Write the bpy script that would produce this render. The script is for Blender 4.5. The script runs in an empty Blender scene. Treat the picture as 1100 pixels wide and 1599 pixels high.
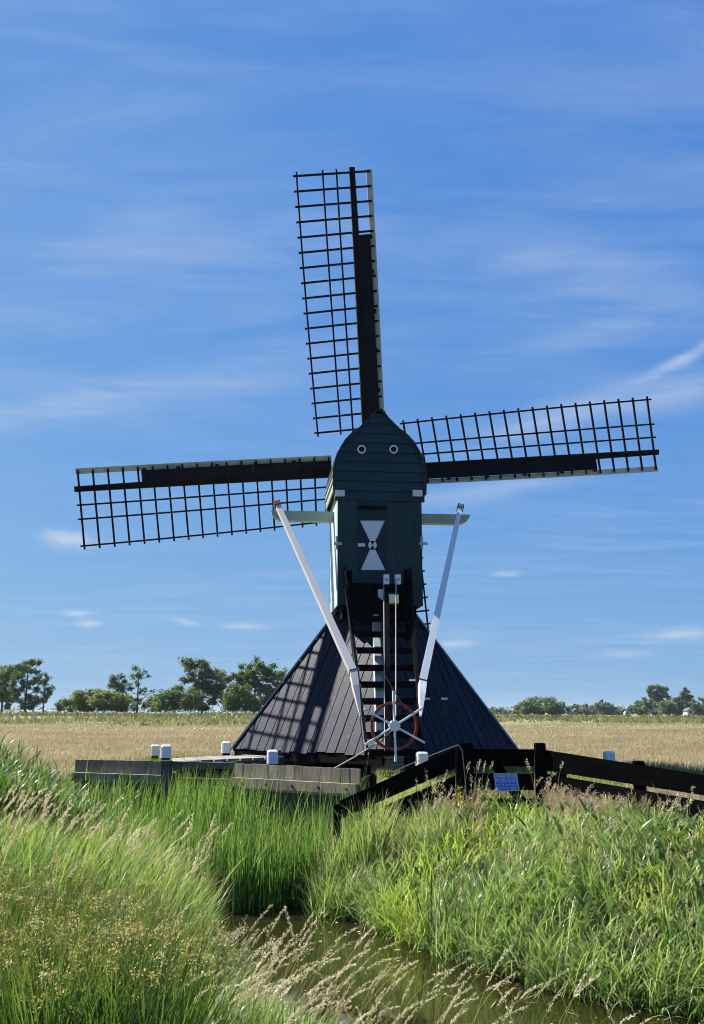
import bpy, bmesh, math, random
import numpy as np
from mathutils import Vector, Matrix

random.seed(7)
RNG = np.random.default_rng(11)
S = bpy.context.scene
COL = S.collection

# ------------------------------------------------------------------ camera
FPX = 1500.0                       # focal length in pixels of the 1100 x 1599 photograph
PITCH = math.atan(313.5 / FPX)
EYE = 0.95
cam = bpy.data.cameras.new('camera')
cam.sensor_fit = 'VERTICAL'
cam.sensor_height = 36.0
cam.lens = 36.0 * FPX / 1599.0
cam.clip_start = 0.1
cam.clip_end = 6000
camo = bpy.data.objects.new('camera', cam)
COL.objects.link(camo)
camo.location = (0, 0, EYE)
camo.rotation_euler = (math.pi / 2 + PITCH, 0, 0)
S.camera = camo

# ------------------------------------------------------------------ sun, exposure
SUN_EL, SUN_AZ = math.radians(47), math.radians(-61.5)     # azimuth from +Y, negative = left
sd = Vector((math.sin(SUN_AZ) * math.cos(SUN_EL), math.cos(SUN_AZ) * math.cos(SUN_EL), math.sin(SUN_EL)))
sl = bpy.data.lights.new('sun', 'SUN')
sl.energy = 5.0
sl.angle = math.radians(0.53)
sl.color = (1.0, 0.955, 0.88)
so = bpy.data.objects.new('sun', sl)
COL.objects.link(so)
so.rotation_euler = sd.to_track_quat('Z', 'Y').to_euler()
S.view_settings.view_transform = 'Standard'
S.view_settings.look = 'None'
S.view_settings.exposure = 1.55
S.view_settings.gamma = 1.0
S.view_settings.use_curve_mapping = False
S.cycles.filter_width = 1.0           # crisp like a phone picture
S.cycles.use_denoising = True

# ------------------------------------------------------------------ node helper


class NT:
    def __init__(self, tree):
        self.t = tree
        self.n = tree.nodes
        self.l = tree.links

    def new(self, typ, **kw):
        nd = self.n.new(typ)
        for k, v in kw.items():
            setattr(nd, k, v)
        return nd

    def put(self, sock, v):
        if isinstance(v, bpy.types.NodeSocket):
            self.l.new(v, sock)
        elif v is not None:
            sock.default_value = v

    def math(self, op, a, b=None, c=None, clamp=False):
        nd = self.new('ShaderNodeMath', operation=op, use_clamp=clamp)
        self.put(nd.inputs[0], a)
        if b is not None:
            self.put(nd.inputs[1], b)
        if c is not None:
            self.put(nd.inputs[2], c)
        return nd.outputs[0]

    def noise(self, vec, scale, detail=4, rough=0.55, dist=0.0, dims='3D'):
        nd = self.new('ShaderNodeTexNoise', noise_dimensions=dims)
        self.put(nd.inputs['Vector'], vec)
        nd.inputs['Scale'].default_value = scale
        nd.inputs['Detail'].default_value = detail
        nd.inputs['Roughness'].default_value = rough
        nd.inputs['Distortion'].default_value = dist
        return nd.outputs[0]

    def mapping(self, vec, scale=(1, 1, 1), rot=(0, 0, 0), loc=(0, 0, 0)):
        nd = self.new('ShaderNodeMapping')
        self.put(nd.inputs[0], vec)
        nd.inputs['Location'].default_value = loc
        nd.inputs['Rotation'].default_value = rot
        nd.inputs['Scale'].default_value = scale
        return nd.outputs[0]

    def ramp(self, fac, stops, interp='LINEAR'):
        nd = self.new('ShaderNodeValToRGB')
        nd.color_ramp.interpolation = interp
        el = nd.color_ramp.elements
        while len(el) < len(stops):
            el.new(0.5)
        for e, (pos, c) in zip(el, stops):
            e.position = pos
            e.color = (*c, 1) if not isinstance(c, (int, float)) else (c, c, c, 1)
        self.put(nd.inputs[0], fac)
        return nd.outputs[0]

    def maprange(self, v, a, b, c=0.0, d=1.0, smooth=False):
        nd = self.new('ShaderNodeMapRange')
        if smooth:
            nd.interpolation_type = 'SMOOTHSTEP'
        self.put(nd.inputs[0], v)
        for i, x in enumerate((a, b, c, d)):
            nd.inputs[i + 1].default_value = x
        return nd.outputs[0]

    def mix(self, fac, a, b, blend='MIX'):
        nd = self.new('ShaderNodeMix', data_type='RGBA', blend_type=blend)
        self.put(nd.inputs[0], fac)
        for i, v in ((6, a), (7, b)):
            if isinstance(v, tuple):
                v = (*v, 1) if len(v) == 3 else v
            self.put(nd.inputs[i], v)
        return nd.outputs[2]


# ------------------------------------------------------------------ world
W = bpy.data.worlds.new('World')
S.world = W
W.use_nodes = True
w = NT(W.node_tree)
for nd in list(w.n):
    w.n.remove(nd)
wout = w.new('ShaderNodeOutputWorld')
bg = w.new('ShaderNodeBackground')
sky = w.new('ShaderNodeTexSky', sky_type='NISHITA')
sky.sun_disc = False
sky.sun_elevation = SUN_EL
sky.sun_rotation = SUN_AZ
sky.altitude = 0
sky.air_density = 0.7
sky.dust_density = 0.2
sky.ozone_density = 3.0
SKY_STRENGTH = 0.10
SKY_GAIN = 3.42
bg.inputs['Strength'].default_value = SKY_STRENGTH
tc = w.new('ShaderNodeTexCoord')
D = tc.outputs['Generated']
sep = w.new('ShaderNodeSeparateXYZ')
w.put(sep.inputs[0], D)
dx, dy, dz = sep.outputs
zc = w.math('MAXIMUM', dz, 0.02)
# the cloud layer: directions carried onto a level sheet overhead
px_ = w.math('DIVIDE', dx, w.math('ADD', zc, 0.06))
py_ = w.math('DIVIDE', dy, w.math('ADD', zc, 0.06))
comb = w.new('ShaderNodeCombineXYZ')
w.put(comb.inputs[0], px_)
w.put(comb.inputs[1], py_)
sheet = comb.outputs[0]
n1 = w.noise(w.mapping(sheet, (0.55, 1.5, 1), (0, 0, 0.35)), 1.1, 7, 0.6, 0.9)
n2 = w.noise(w.mapping(sheet, (0.3, 0.5, 1), (0, 0, 0.2), (3.1, 1.7, 0)), 0.9, 3, 0.5, 0.3)
n3 = w.noise(w.mapping(sheet, (0.8, 4.0, 1), (0, 0, 0.5), (7.1, 2.2, 0)), 2.2, 6, 0.62, 0.6)
wisp = w.math('MULTIPLY', w.maprange(n1, 0.47, 0.80, 0, 1, True), w.maprange(n2, 0.38, 0.66, 0.15, 1, True))
fine = w.math('MULTIPLY', w.maprange(n3, 0.45, 0.85, 0, 1, True), w.maprange(n2, 0.40, 0.64, 0.1, 0.6, True))
n4 = w.noise(w.mapping(sheet, (0.55, 2.0, 1), (0, 0, 0.24), (1.2, 5.0, 0)), 2.6, 10, 0.66, 0.5)
n5 = w.noise(w.mapping(sheet, (0.25, 0.6, 1), (0, 0, 0.3), (9.0, 4.0, 0)), 1.1, 3, 0.5, 0.2)
soft = w.math('MULTIPLY', w.maprange(n4, 0.36, 0.74, 0, 1, True), w.maprange(n5, 0.38, 0.62, 0.25, 1, True))
veil = w.math('ADD', w.math('MULTIPLY', w.math('ADD', wisp, fine), 0.15), w.math('MULTIPLY', soft, 0.125))
# single streaks and small puffs, each at its own bearing and height (degrees)
az = w.math('MULTIPLY', w.math('ARCTAN2', dx, dy), 57.2958)
el = w.math('MULTIPLY', w.math('ARCSINE', dz), 57.2958)
cazel = w.new('ShaderNodeCombineXYZ')
w.put(cazel.inputs[0], az)
w.put(cazel.inputs[1], el)
azel = cazel.outputs[0]
pn = w.noise(w.mapping(azel, (0.55, 1.3, 1)), 1.0, 6, 0.62, 0.3)
sn = w.noise(w.mapping(azel, (0.16, 0.9, 1), (0, 0, -0.3)), 1.0, 6, 0.6, 0.5)


def puff(a0, e0, wa, we, rot, amp, tex, lo, hi):
    c, s_ = math.cos(rot), math.sin(rot)
    da = w.math('SUBTRACT', az, a0)
    de = w.math('SUBTRACT', el, e0)
    u = w.math('MULTIPLY', w.math('ADD', w.math('MULTIPLY', da, c), w.math('MULTIPLY', de, s_)), 1 / wa)
    v = w.math('MULTIPLY', w.math('SUBTRACT', w.math('MULTIPLY', de, c), w.math('MULTIPLY', da, s_)), 1 / we)
    r2 = w.math('ADD', w.math('MULTIPLY', u, u), w.math('MULTIPLY', v, v))
    g = w.math('EXPONENT', w.math('MULTIPLY', r2, -1.0))
    return w.math('MULTIPLY', w.maprange(w.math('ADD', g, w.math('MULTIPLY', w.math('SUBTRACT', tex, 0.5), 1.6)), lo, hi, 0, amp, True), g)


puffs = [
    (20.5, 19.9, 4.0, 0.55, 0.36, 0.42, sn, 0.1, 1.2),
    (13.0, 17.2, 7.5, 1.3, 0.24, 0.34, sn, 0.10, 1.3),
    (19.5, 17.8, 5.0, 1.2, 0.15, 0.24, sn, 0.1, 1.3),
    (-18.5, 17.0, 8.0, 1.6, 0.22, 0.22, sn, 0.1, 1.3),
    (-9.0, 19.0, 9.0, 1.8, 0.15, 0.13, sn, 0.1, 1.3),
    (-12.0, 27.0, 12.0, 2.5, 0.1, 0.10, sn, 0.1, 1.3),
    (13.0, 26.0, 9.0, 2.5, -0.25, 0.13, sn, 0.1, 1.3),
    (14.0, 21.5, 8.0, 1.2, 0.1, 0.14, sn, 0.1, 1.3),
    (8.5, 13.0, 8.0, 0.9, 0.12, 0.22, sn, 0.1, 1.3),
    (-16.6, 9.75, 2.0, 0.60, -0.08, 0.58, pn, 0.05, 1.15),
    (-16.0, 5.55, 1.2, 0.26, 0.0, 0.34, pn, 0.05, 1.2),
    (-15.2, 5.0, 0.9, 0.26, 0.0, 0.36, pn, 0.05, 1.2),
    (-6.3, 5.0, 1.8, 0.28, 0.0, 0.30, pn, 0.05, 1.2),
    (-9.8, 5.2, 1.2, 0.26, -0.2, 0.26, pn, 0.05, 1.2),
    (6.0, 4.0, 1.7, 0.34, 0.0, 0.40, pn, 0.05, 1.2),
    (19.0, 4.3, 2.6, 0.5, 0.0, 0.34, pn, 0.05, 1.2),
    (16.0, 3.3, 1.9, 0.3, 0.0, 0.25, pn, 0.05, 1.2),
    (9.2, 8.0, 1.3, 0.3, 0.0, 0.25, pn, 0.3, 1.0),
]
cl = veil
for pf in puffs:
    cl = w.math('ADD', cl, puff(*pf))
cl = w.math('MINIMUM', cl, 0.85)
# the phone's tone curve holds the horizon back: look a little higher up and compress each channel
lift = w.new('ShaderNodeCombineXYZ')
w.put(lift.inputs[0], dx)
w.put(lift.inputs[1], dy)
w.put(lift.inputs[2], w.math('ADD', w.math('MULTIPLY', w.math('MAXIMUM', dz, 0.0), 0.92), 0.105))
nrm_ = w.new('ShaderNodeVectorMath', operation='NORMALIZE')
w.put(nrm_.inputs[0], lift.outputs[0])
w.put(sky.inputs['Vector'], nrm_.outputs[0])
ss = w.new('ShaderNodeSeparateColor')
w.put(ss.inputs[0], sky.outputs[0])
cs = w.new('ShaderNodeCombineColor')
for i_, (pw_, gn_) in enumerate(((1.0, 0.102), (0.60, 0.208), (0.18, 0.56))):
    w.put(cs.inputs[i_], w.math('MULTIPLY', w.math('POWER', ss.outputs[i_], pw_), gn_ * SKY_GAIN))
hz_ = w.math('MULTIPLY', w.math('EXPONENT', w.math('MULTIPLY', w.math('MAXIMUM', dz, 0.0), -14.0)), 0.55)
clear = w.mix(hz_, cs.outputs[0], (0.275 * SKY_GAIN, 0.445 * SKY_GAIN, 0.61 * SKY_GAIN, 1))
skycol = w.mix(cl, clear, (2.75, 2.95, 3.12, 1))
w.put(bg.inputs['Color'], skycol)
w.l.new(bg.outputs[0], wout.inputs['Surface'])

# ------------------------------------------------------------------ geometry of the view, used to measure places
cp, sp = math.cos(PITCH), math.sin(PITCH)
EYEP = np.array([0, 0, EYE])


def ray(u, v):
    a, b = (u - 550) / FPX, (799.5 - v) / FPX
    return np.array([a, cp - b * sp, sp + b * cp])


def at(u, v, Y):
    d = ray(u, v)
    return EYEP + d * (Y / d[1])


def atz(u, v, z):
    d = ray(u, v)
    return EYEP + d * ((z - EYE) / d[2])


def atplane(u, v, P, n):
    d = ray(u, v)
    return EYEP + d * (np.dot(np.asarray(P) - EYEP, n) / np.dot(d, n))


# ------------------------------------------------------------------ object helpers
def tag(o, label=None, cat=None, group=None, kind=None):
    if label:
        o['label'] = label
    if cat:
        o['category'] = cat
    if group:
        o['group'] = group
    if kind:
        o['kind'] = kind
    return o


def empty(name, loc=(0, 0, 0), rz=0.0, parent=None):
    o = bpy.data.objects.new(name, None)
    o.empty_display_size = 0.3
    COL.objects.link(o)
    o.location = loc
    o.rotation_euler = (0, 0, rz)
    o.parent = parent
    return o


def link(name, me, parent=None, mw=None):
    o = bpy.data.objects.new(name, me)
    COL.objects.link(o)
    o.parent = parent
    if mw is not None:
        o.matrix_local = mw
    return o


class MB:
    """collects shapes, links them as one mesh object"""

    def __init__(self):
        self.v, self.f, self.mi = [], [], []
        self.cur = 0

    def add(self, vs, fs):
        b = len(self.v)
        self.v += [tuple(x) for x in vs]
        self.f += [tuple(i + b for i in f) for f in fs]
        self.mi += [self.cur] * len(fs)
        return self

    def box(self, x0, x1, y0, y1, z0, z1, ch=0.0):
        if ch <= 0:
            vs = [(x0, y0, z0), (x1, y0, z0), (x1, y1, z0), (x0, y1, z0), (x0, y0, z1), (x1, y0, z1), (x1, y1, z1), (x0, y1, z1)]
            return self.add(vs, [(0, 3, 2, 1), (4, 5, 6, 7), (0, 1, 5, 4), (1, 2, 6, 5), (2, 3, 7, 6), (3, 0, 4, 7)])
        # top chamfer and vertical edge chamfer
        def ring(z, i, c):
            a0, a1, b0, b1 = x0 + i, x1 - i, y0 + i, y1 - i
            return [(a0 + c, b0, z), (a1 - c, b0, z), (a1, b0 + c, z), (a1, b1 - c, z), (a1 - c, b1, z), (a0 + c, b1, z), (a0, b1 - c, z), (a0, b0 + c, z)]
        vs = ring(z0, 0, ch) + ring(z1 - ch, 0, ch) + ring(z1, ch, ch)
        fs = [tuple(reversed(range(8))), tuple(range(16, 24))]
        for k in (0, 8):
            for i in range(8):
                j = (i + 1) % 8
                fs.append((k + i, k + j, k + 8 + j, k + 8 + i))
        return self.add(vs, fs)

    def bar(self, a, b, wid, thk, up=(0, 0, 1), w2=None, t2=None):
        """rectangular bar from a to b; wid across (perpendicular to up), thk along up"""
        a, b = Vector(a), Vector(b)
        d = (b - a).normalized()
        up = Vector(up)
        side = d.cross(up)
        if side.length < 1e-5:
            side = d.cross(Vector((0, 1, 0)))
        side.normalize()
        u = side.cross(d).normalized()
        w2 = wid if w2 is None else w2
        t2 = thk if t2 is None else t2
        vs = []
        for p_, ww, tt in ((a, wid, thk), (b, w2, t2)):
            for sx, sz in ((-1, -1), (1, -1), (1, 1), (-1, 1)):
                vs.append(p_ + side * (sx * ww / 2) + u * (sz * tt / 2))
        return self.add(vs, [(0, 3, 2, 1), (4, 5, 6, 7), (0, 1, 5, 4), (1, 2, 6, 5), (2, 3, 7, 6), (3, 0, 4, 7)])

    def tube(self, pts, rad, n=6):
        pts = [Vector(p_) for p_ in pts]
        if not isinstance(rad, (list, tuple)):
            rad = [rad] * len(pts)
        vs, fs = [], []
        for i, p_ in enumerate(pts):
            d = (pts[min(i + 1, len(pts) - 1)] - pts[max(i - 1, 0)]).normalized()
            s_ = d.cross(Vector((0.13, 0.97, 0.2)))
            if s_.length < 1e-4:
                s_ = d.cross(Vector((1, 0, 0)))
            s_.normalize()
            t_ = d.cross(s_)
            for k in range(n):
                a = 2 * math.pi * k / n
                vs.append(p_ + (s_ * math.cos(a) + t_ * math.sin(a)) * rad[i])
        for i in range(len(pts) - 1):
            for k in range(n):
                j = (k + 1) % n
                fs.append((i * n + k, i * n + j, (i + 1) * n + j, (i + 1) * n + k))
        fs.append(tuple(reversed(range(n))))
        fs.append(tuple(range((len(pts) - 1) * n, len(pts) * n)))
        return self.add(vs, fs)

    def prism(self, poly, vec):
        """polygon (3D points) swept along vec"""
        n = len(poly)
        a = [Vector(q) for q in poly]
        v = Vector(vec)
        vs = a + [q + v for q in a]
        fs = [tuple(reversed(range(n))), tuple(range(n, 2 * n))]
        for i in range(n):
            j = (i + 1) % n
            fs.append((i, j, n + j, n + i))
        return self.add(vs, fs)

    def mesh(self, name, mats, smooth=False, fix=True):
        me = bpy.data.meshes.new(name)
        me.from_pydata(self.v, [], self.f)
        if not isinstance(mats, (list, tuple)):
            mats = [mats]
        for m in mats:
            me.materials.append(m)
        if len(mats) > 1:
            me.polygons.foreach_set('material_index', self.mi)
        if fix:
            bm = bmesh.new()
            bm.from_mesh(me)
            bmesh.ops.recalc_face_normals(bm, faces=bm.faces)
            bm.to_mesh(me)
            bm.free()
        if smooth:
            me.polygons.foreach_set('use_smooth', [True] * len(me.polygons))
        me.update()
        return me

    def build(self, name, mats, parent=None, smooth=False, mw=None):
        return link(name, self.mesh(name, mats, smooth), parent, mw)


# ------------------------------------------------------------------ materials
def base_mat(name):
    m = bpy.data.materials.new(name)
    m.use_nodes = True
    t = NT(m.node_tree)
    b = t.n['Principled BSDF']
    return m, t, b


def paint(name, col, rough=0.5, var=0.25, scale=3.0, grain=(1, 1, 8), dirt=None, dirt_amt=0.35, bump=0.15, spec=0.4, rnd=0.0):
    """painted or bare timber: colour noise, streaks of wear, fine grain relief, small difference from piece to piece"""
    m, t, b = base_mat(name)
    oc = t.new('ShaderNodeTexCoord').outputs['Object']
    oi = t.new('ShaderNodeObjectInfo').outputs['Random']
    shift = t.new('ShaderNodeVectorMath', operation='ADD')
    t.put(shift.inputs[0], oc)
    cx = t.new('ShaderNodeCombineXYZ')
    t.put(cx.inputs[0], t.math('MULTIPLY', oi, 37.0))
    t.put(cx.inputs[1], t.math('MULTIPLY', oi, 19.0))
    t.put(shift.inputs[1], cx.outputs[0])
    v = shift.outputs[0]
    a = t.noise(v, scale, 6, 0.6)
    g = t.noise(t.mapping(v, grain), scale * 6, 5, 0.6)
    f = t.maprange(t.math('ADD', t.math('MULTIPLY', a, 0.6), t.math('MULTIPLY', g, 0.4)), 0.3, 0.7, 1 - var, 1 + var)
    if rnd:
        f = t.math('MULTIPLY', f, t.maprange(oi, 0, 1, 1 - rnd, 1 + rnd))
    c = t.new('ShaderNodeVectorMath', operation='SCALE')
    c.inputs[0].default_value = col
    t.put(c.inputs['Scale'], f)
    out = c.outputs[0]
    if dirt is not None:
        dn = t.noise(t.mapping(v, (grain[0] * 1.2, grain[1] * 1.2, grain[2] * 0.35)), scale * 2.6, 8, 0.68, 0.4)
        out = t.mix(t.maprange(dn, 0.56, 0.72, 0, dirt_amt), out, dirt)
    t.put(b.inputs['Base Color'], out)
    t.put(b.inputs['Roughness'], t.maprange(g, 0.2, 0.8, rough - 0.1, rough + 0.12))
    b.inputs['Specular IOR Level'].default_value = spec
    bp = t.new('ShaderNodeBump')
    bp.inputs['Strength'].default_value = bump
    bp.inputs['Distance'].default_value = 0.01
    t.put(bp.inputs['Height'], g)
    t.put(b.inputs['Normal'], bp.outputs[0])
    return m


def flat(name, col, rough=0.5, spec=0.4, metal=0.0):
    m, t, b = base_mat(name)
    b.inputs['Base Color'].default_value = (*col, 1)
    b.inputs['Roughness'].default_value = rough
    b.inputs['Specular IOR Level'].default_value = spec
    b.inputs['Metallic'].default_value = metal
    return m


M = {}
M['tar'] = paint('tarred_boards', (0.0055, 0.0090, 0.0215), 0.55, 0.5, 2.0, (3, 3, 0.5), (0.075, 0.095, 0.145), 0.5, 0.35, 0.12, 0.30)
M['tar_dark'] = paint('tarred_timber', (0.005, 0.005, 0.006), 0.75, 0.4, 3.0, (2, 2, 2), (0.014, 0.014, 0.016), 0.25, 0.2, 0.05)
M['sail'] = paint('sail_timber', (0.010, 0.0085, 0.008), 0.8, 0.4, 4.0, (1, 1, 1), (0.03, 0.028, 0.027), 0.3, 0.2, 0.06)
M['sailboard'] = paint('sail_boards', (0.008, 0.009, 0.015), 0.75, 0.4, 2.0, (5, 1, 1), (0.13, 0.125, 0.12), 0.35, 0.2, 0.06)
M['leadboard'] = paint('pale_leading_edge', (0.44, 0.46, 0.40), 0.6, 0.2, 3.0, (1, 1, 1), (0.15, 0.15, 0.13), 0.4, 0.1)
M['green'] = paint('dark_green_paint', (0.005, 0.030, 0.033), 0.55, 0.25, 2.0, (4, 4, 0.4), (0.022, 0.058, 0.055), 0.65, 0.12, 0.35, 0.10)
M['gable'] = paint('dark_green_gable_paint', (0.006, 0.028, 0.036), 0.55, 0.22, 2.0, (1.5, 4, 1.5), (0.022, 0.055, 0.058), 0.6, 0.12, 0.35, 0.12)
M['pale_green'] = paint('pale_green_paint', (0.30, 0.37, 0.31), 0.55, 0.10, 2.0, (0.6, 4, 4), (0.2, 0.24, 0.2), 0.4, 0.1, 0.35)
M['side'] = paint('pale_side_paint', (0.34, 0.41, 0.40), 0.5, 0.12, 2.0, (4, 4, 0.5), (0.25, 0.3, 0.28), 0.5, 0.1, 0.35, 0.10)
M['roof'] = paint('roof_boards', (0.17, 0.19, 0.15), 0.6, 0.25, 2.0, (4, 0.6, 4), (0.06, 0.07, 0.055), 0.6, 0.2, 0.3, 0.25)
M['roof_dark'] = paint('roof_verge', (0.02, 0.025, 0.028), 0.7, 0.3, 3.0)
M['white'] = paint('white_paint', (0.66, 0.67, 0.67), 0.5, 0.06, 3.0, (3, 3, 0.7), (0.42, 0.39, 0.36), 0.5, 0.1, 0.4)
M['white_clean'] = paint('white_gloss_paint', (0.70, 0.71, 0.72), 0.4, 0.05, 4.0, (1, 1, 1), (0.5, 0.5, 0.47), 0.3, 0.05, 0.4)
M['old_white'] = paint('weathered_white_paint', (0.41, 0.40, 0.395), 0.6, 0.12, 2.5, (4, 4, 0.5), (0.34, 0.29, 0.27), 0.7, 0.2, 0.3)
M['cream'] = paint('cream_paint', (0.78, 0.74, 0.52), 0.5, 0.06, 3.0)
M['door'] = paint('door_blue_black_paint', (0.005, 0.014, 0.023), 0.5, 0.15, 2.0, (4, 4, 0.6), (0.03, 0.04, 0.06), 0.4, 0.1, 0.35)
M['emblem'] = paint('door_emblem_paint', (0.60, 0.65, 0.68), 0.5, 0.05, 3.0)
M['red'] = paint('dark_red_paint', (0.12, 0.012, 0.012), 0.5, 0.2, 4.0)
M['red_rim'] = paint('red_rim_paint', (0.22, 0.022, 0.018), 0.5, 0.2, 4.0)
M['hip'] = paint('hip_trim', (0.22, 0.24, 0.26), 0.5, 0.2, 2.0, (3, 3, 0.5), (0.1, 0.1, 0.11), 0.4, 0.1, 0.5)
M['black'] = flat('black_opening', (0.006, 0.006, 0.007), 0.9, 0.1)
M['iron'] = flat('iron', (0.03, 0.03, 0.032), 0.6, 0.4, 0.6)
M['galv'] = flat('pale_steel_bar', (0.36, 0.37, 0.38), 0.45, 0.5, 0.7)
M['old_wood'] = paint('grey_weathered_wood', (0.20, 0.175, 0.135), 0.85, 0.5, 2.5, (7, 7, 0.4), (0.065, 0.062, 0.05), 0.9, 0.5, 0.2, 0.2)
M['deck_wood'] = paint('grey_deck_wood', (0.19, 0.185, 0.17), 0.8, 0.25, 2.5, (5, 1, 1), (0.13, 0.13, 0.12), 0.6, 0.3, 0.25, 0.2)
M['dark_wood'] = paint('dark_grey_wood', (0.06, 0.062, 0.055), 0.7, 0.4, 2.5, (6, 6, 0.5), (0.03, 0.04, 0.025), 0.7, 0.4, 0.3, 0.2)  # darker wood, also on the boards below the wale beam
M['fence'] = paint('black_fence_boards', (0.0022, 0.0022, 0.0027), 0.85, 0.4, 2.5, (1, 1, 4), (0.010, 0.010, 0.010), 0.2, 0.3, 0.0, 0.2)
M['brick'] = paint('old_brick', (0.24, 0.19, 0.13), 0.85, 0.3, 8.0, (1, 1, 1), (0.09, 0.11, 0.06), 0.6, 0.4, 0.2, 0.3)
M['rope'] = paint('pale_rope', (0.30, 0.285, 0.25), 0.9, 0.2, 20.0)
M['blue'] = flat('blue_sign_enamel', (0.012, 0.13, 0.68), 0.35, 0.5)
M['sign_letters'] = flat('sign_letter_print', (0.42, 0.56, 0.86), 0.4, 0.4)
M['sign_edge'] = flat('pale_blue_sign_print', (0.55, 0.66, 0.85), 0.4, 0.4)

# ------------------------------------------------------------------ terrain
WATER_Z = -1.30
POND = np.array([(-0.32, 13.2), (-0.36, 12.3), (-0.05, 11.75), (0.38, 10.85), (0.88, 9.85), (1.78, 8.55), (2.85, 7.72), (4.5, 6.95), (9, 5.8), (9, 3.6), (4, 4.3), (2.0, 5.4),
                 (0.75, 6.2), (-0.35, 7.2), (-1.0, 8.4), (-1.32, 9.8), (-1.6, 11.0), (-2.3, 11.7), (-3.2, 12.6), (-4.2, 13.5), (-4.4, 15.7), (-2.85, 15.1),
                 (-1.76, 14.5), (-0.3, 13.4)])
PIT = np.array([(-2.9, 14.95), (-1.75, 14.4), (0.02, 13.6), (0.3, 14.6), (0.3, 16.0), (-0.2, 18.2), (-1.4, 18.0)])


def signed(poly, x, y):
    """distance to polygon edge, negative inside"""
    x, y = np.asarray(x, float), np.asarray(y, float)
    d = np.full(x.shape, 1e9)
    ins = np.zeros(x.shape, bool)
    n = len(poly)
    for i in range(n):
        ax, ay = poly[i]
        bx, by = poly[(i + 1) % n]
        ex, ey = bx - ax, by - ay
        t = np.clip(((x - ax) * ex + (y - ay) * ey) / (ex * ex + ey * ey), 0, 1)
        d = np.minimum(d, np.hypot(x - ax - t * ex, y - ay - t * ey))
        c = ((ay > y) != (by > y)) & (x < (bx - ax) * (y - ay) / (by - ay + 1e-12) + ax)
        ins ^= c
    return np.where(ins, -d, d)


def sm(a, b, x):
    t = np.clip((x - a) / (b - a), 0, 1)
    return t * t * (3 - 2 * t)


WALLX = np.array([-4.47, -2.85, -1.756, 0.1])
WALLY = np.array([16.1, 15.3, 14.7, 13.3])


def ground_z(x, y):
    x, y = np.asarray(x, float), np.asarray(y, float)
    d = signed(POND, x, y)
    xl = np.interp(y, [4, 5, 7.2, 10, 13], [9, 6, 2.2, 0.1, -0.9])
    right = (x > xl)
    top_r = -0.42 + 0.42 * sm(12.5, 13.7, y)
    top_l = -0.80 + 0.80 * sm(14.6, 17.0, y)
    top = np.where(right, top_r, top_l)
    bumps = 0.04 * np.sin(x * 2.1 + 0.4) * np.cos(y * 1.7) * sm(1.0, 3.0, d)
    z = np.where(d > 0, -1.36 + np.clip(d / 1.5, 0, 1) ** 0.7 * (top + 1.36), -1.36 - 0.35 * sm(0, 0.8, -d)) + np.where(y < 30, bumps, 0)
    wy = np.interp(x, WALLX, WALLY)
    behind = (x > -4.5) & (x < 0.14) & (y > wy + 0.1)
    z = np.where(behind, 0.03, z)
    z = np.where(y > 17, np.maximum(z, -0.02), z)
    z = np.where(signed(PIT, x, y) < 0, -1.5, z)
    # a low dike far behind the field, and the gentle swell of the field itself
    z = z + 0.55 * np.exp(-((y - 128) / 9.0) ** 2) * sm(-140, -8, -x * 0 - np.abs(x) * 0.0) * np.where(x < 5, 1.0, 0.35)
    z = z + np.where(y > 26, 0.05 * np.sin(x * 0.21 + y * 0.13) + 0.05 * np.sin(y * 0.31 - x * 0.08), 0) * sm(26, 40, y) * (1 - sm(200, 400, y))
    return z


def axis(dense0, dense1, step, far0, far1, grow=1.18):
    a = list(np.arange(dense0, dense1 + 1e-6, step))
    s_ = step
    while a[-1] < far1:
        s_ = min(s_ * grow, 400)
        a.append(a[-1] + s_)
    s_ = step
    while a[0] > far0:
        s_ = min(s_ * grow, 400)
        a.insert(0, a[0] - s_)
    return np.array(a)


gx = axis(-6, 6, 0.10, -3000, 3000, 1.12)
gy = axis(4, 19, 0.10, -300, 4500, 1.06)
GX, GY = np.meshgrid(gx, gy)
GZ = ground_z(GX, GY)


def grid_mesh(name, X, Y, Z, mat):
    ny, nx = X.shape
    me = bpy.data.meshes.new(name)
    co = np.stack([X, Y, Z], -1).reshape(-1, 3)
    idx = np.arange(ny * nx).reshape(ny, nx)
    q = np.stack([idx[:-1, :-1], idx[:-1, 1:], idx[1:, 1:], idx[1:, :-1]], -1).reshape(-1, 4)
    me.vertices.add(len(co))
    me.vertices.foreach_set('co', co.ravel())
    me.loops.add(q.size)
    me.loops.foreach_set('vertex_index', q.ravel())
    me.polygons.add(len(q))
    me.polygons.foreach_set('loop_start', np.arange(len(q)) * 4)
    me.polygons.foreach_set('use_smooth', np.ones(len(q), bool))
    me.update()
    me.materials.append(mat)
    return me


def attr(me, name, vals):
    a = me.attributes.new(name, 'FLOAT', 'POINT')
    a.data.foreach_set('value', np.asarray(vals, np.float32).ravel())


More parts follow.
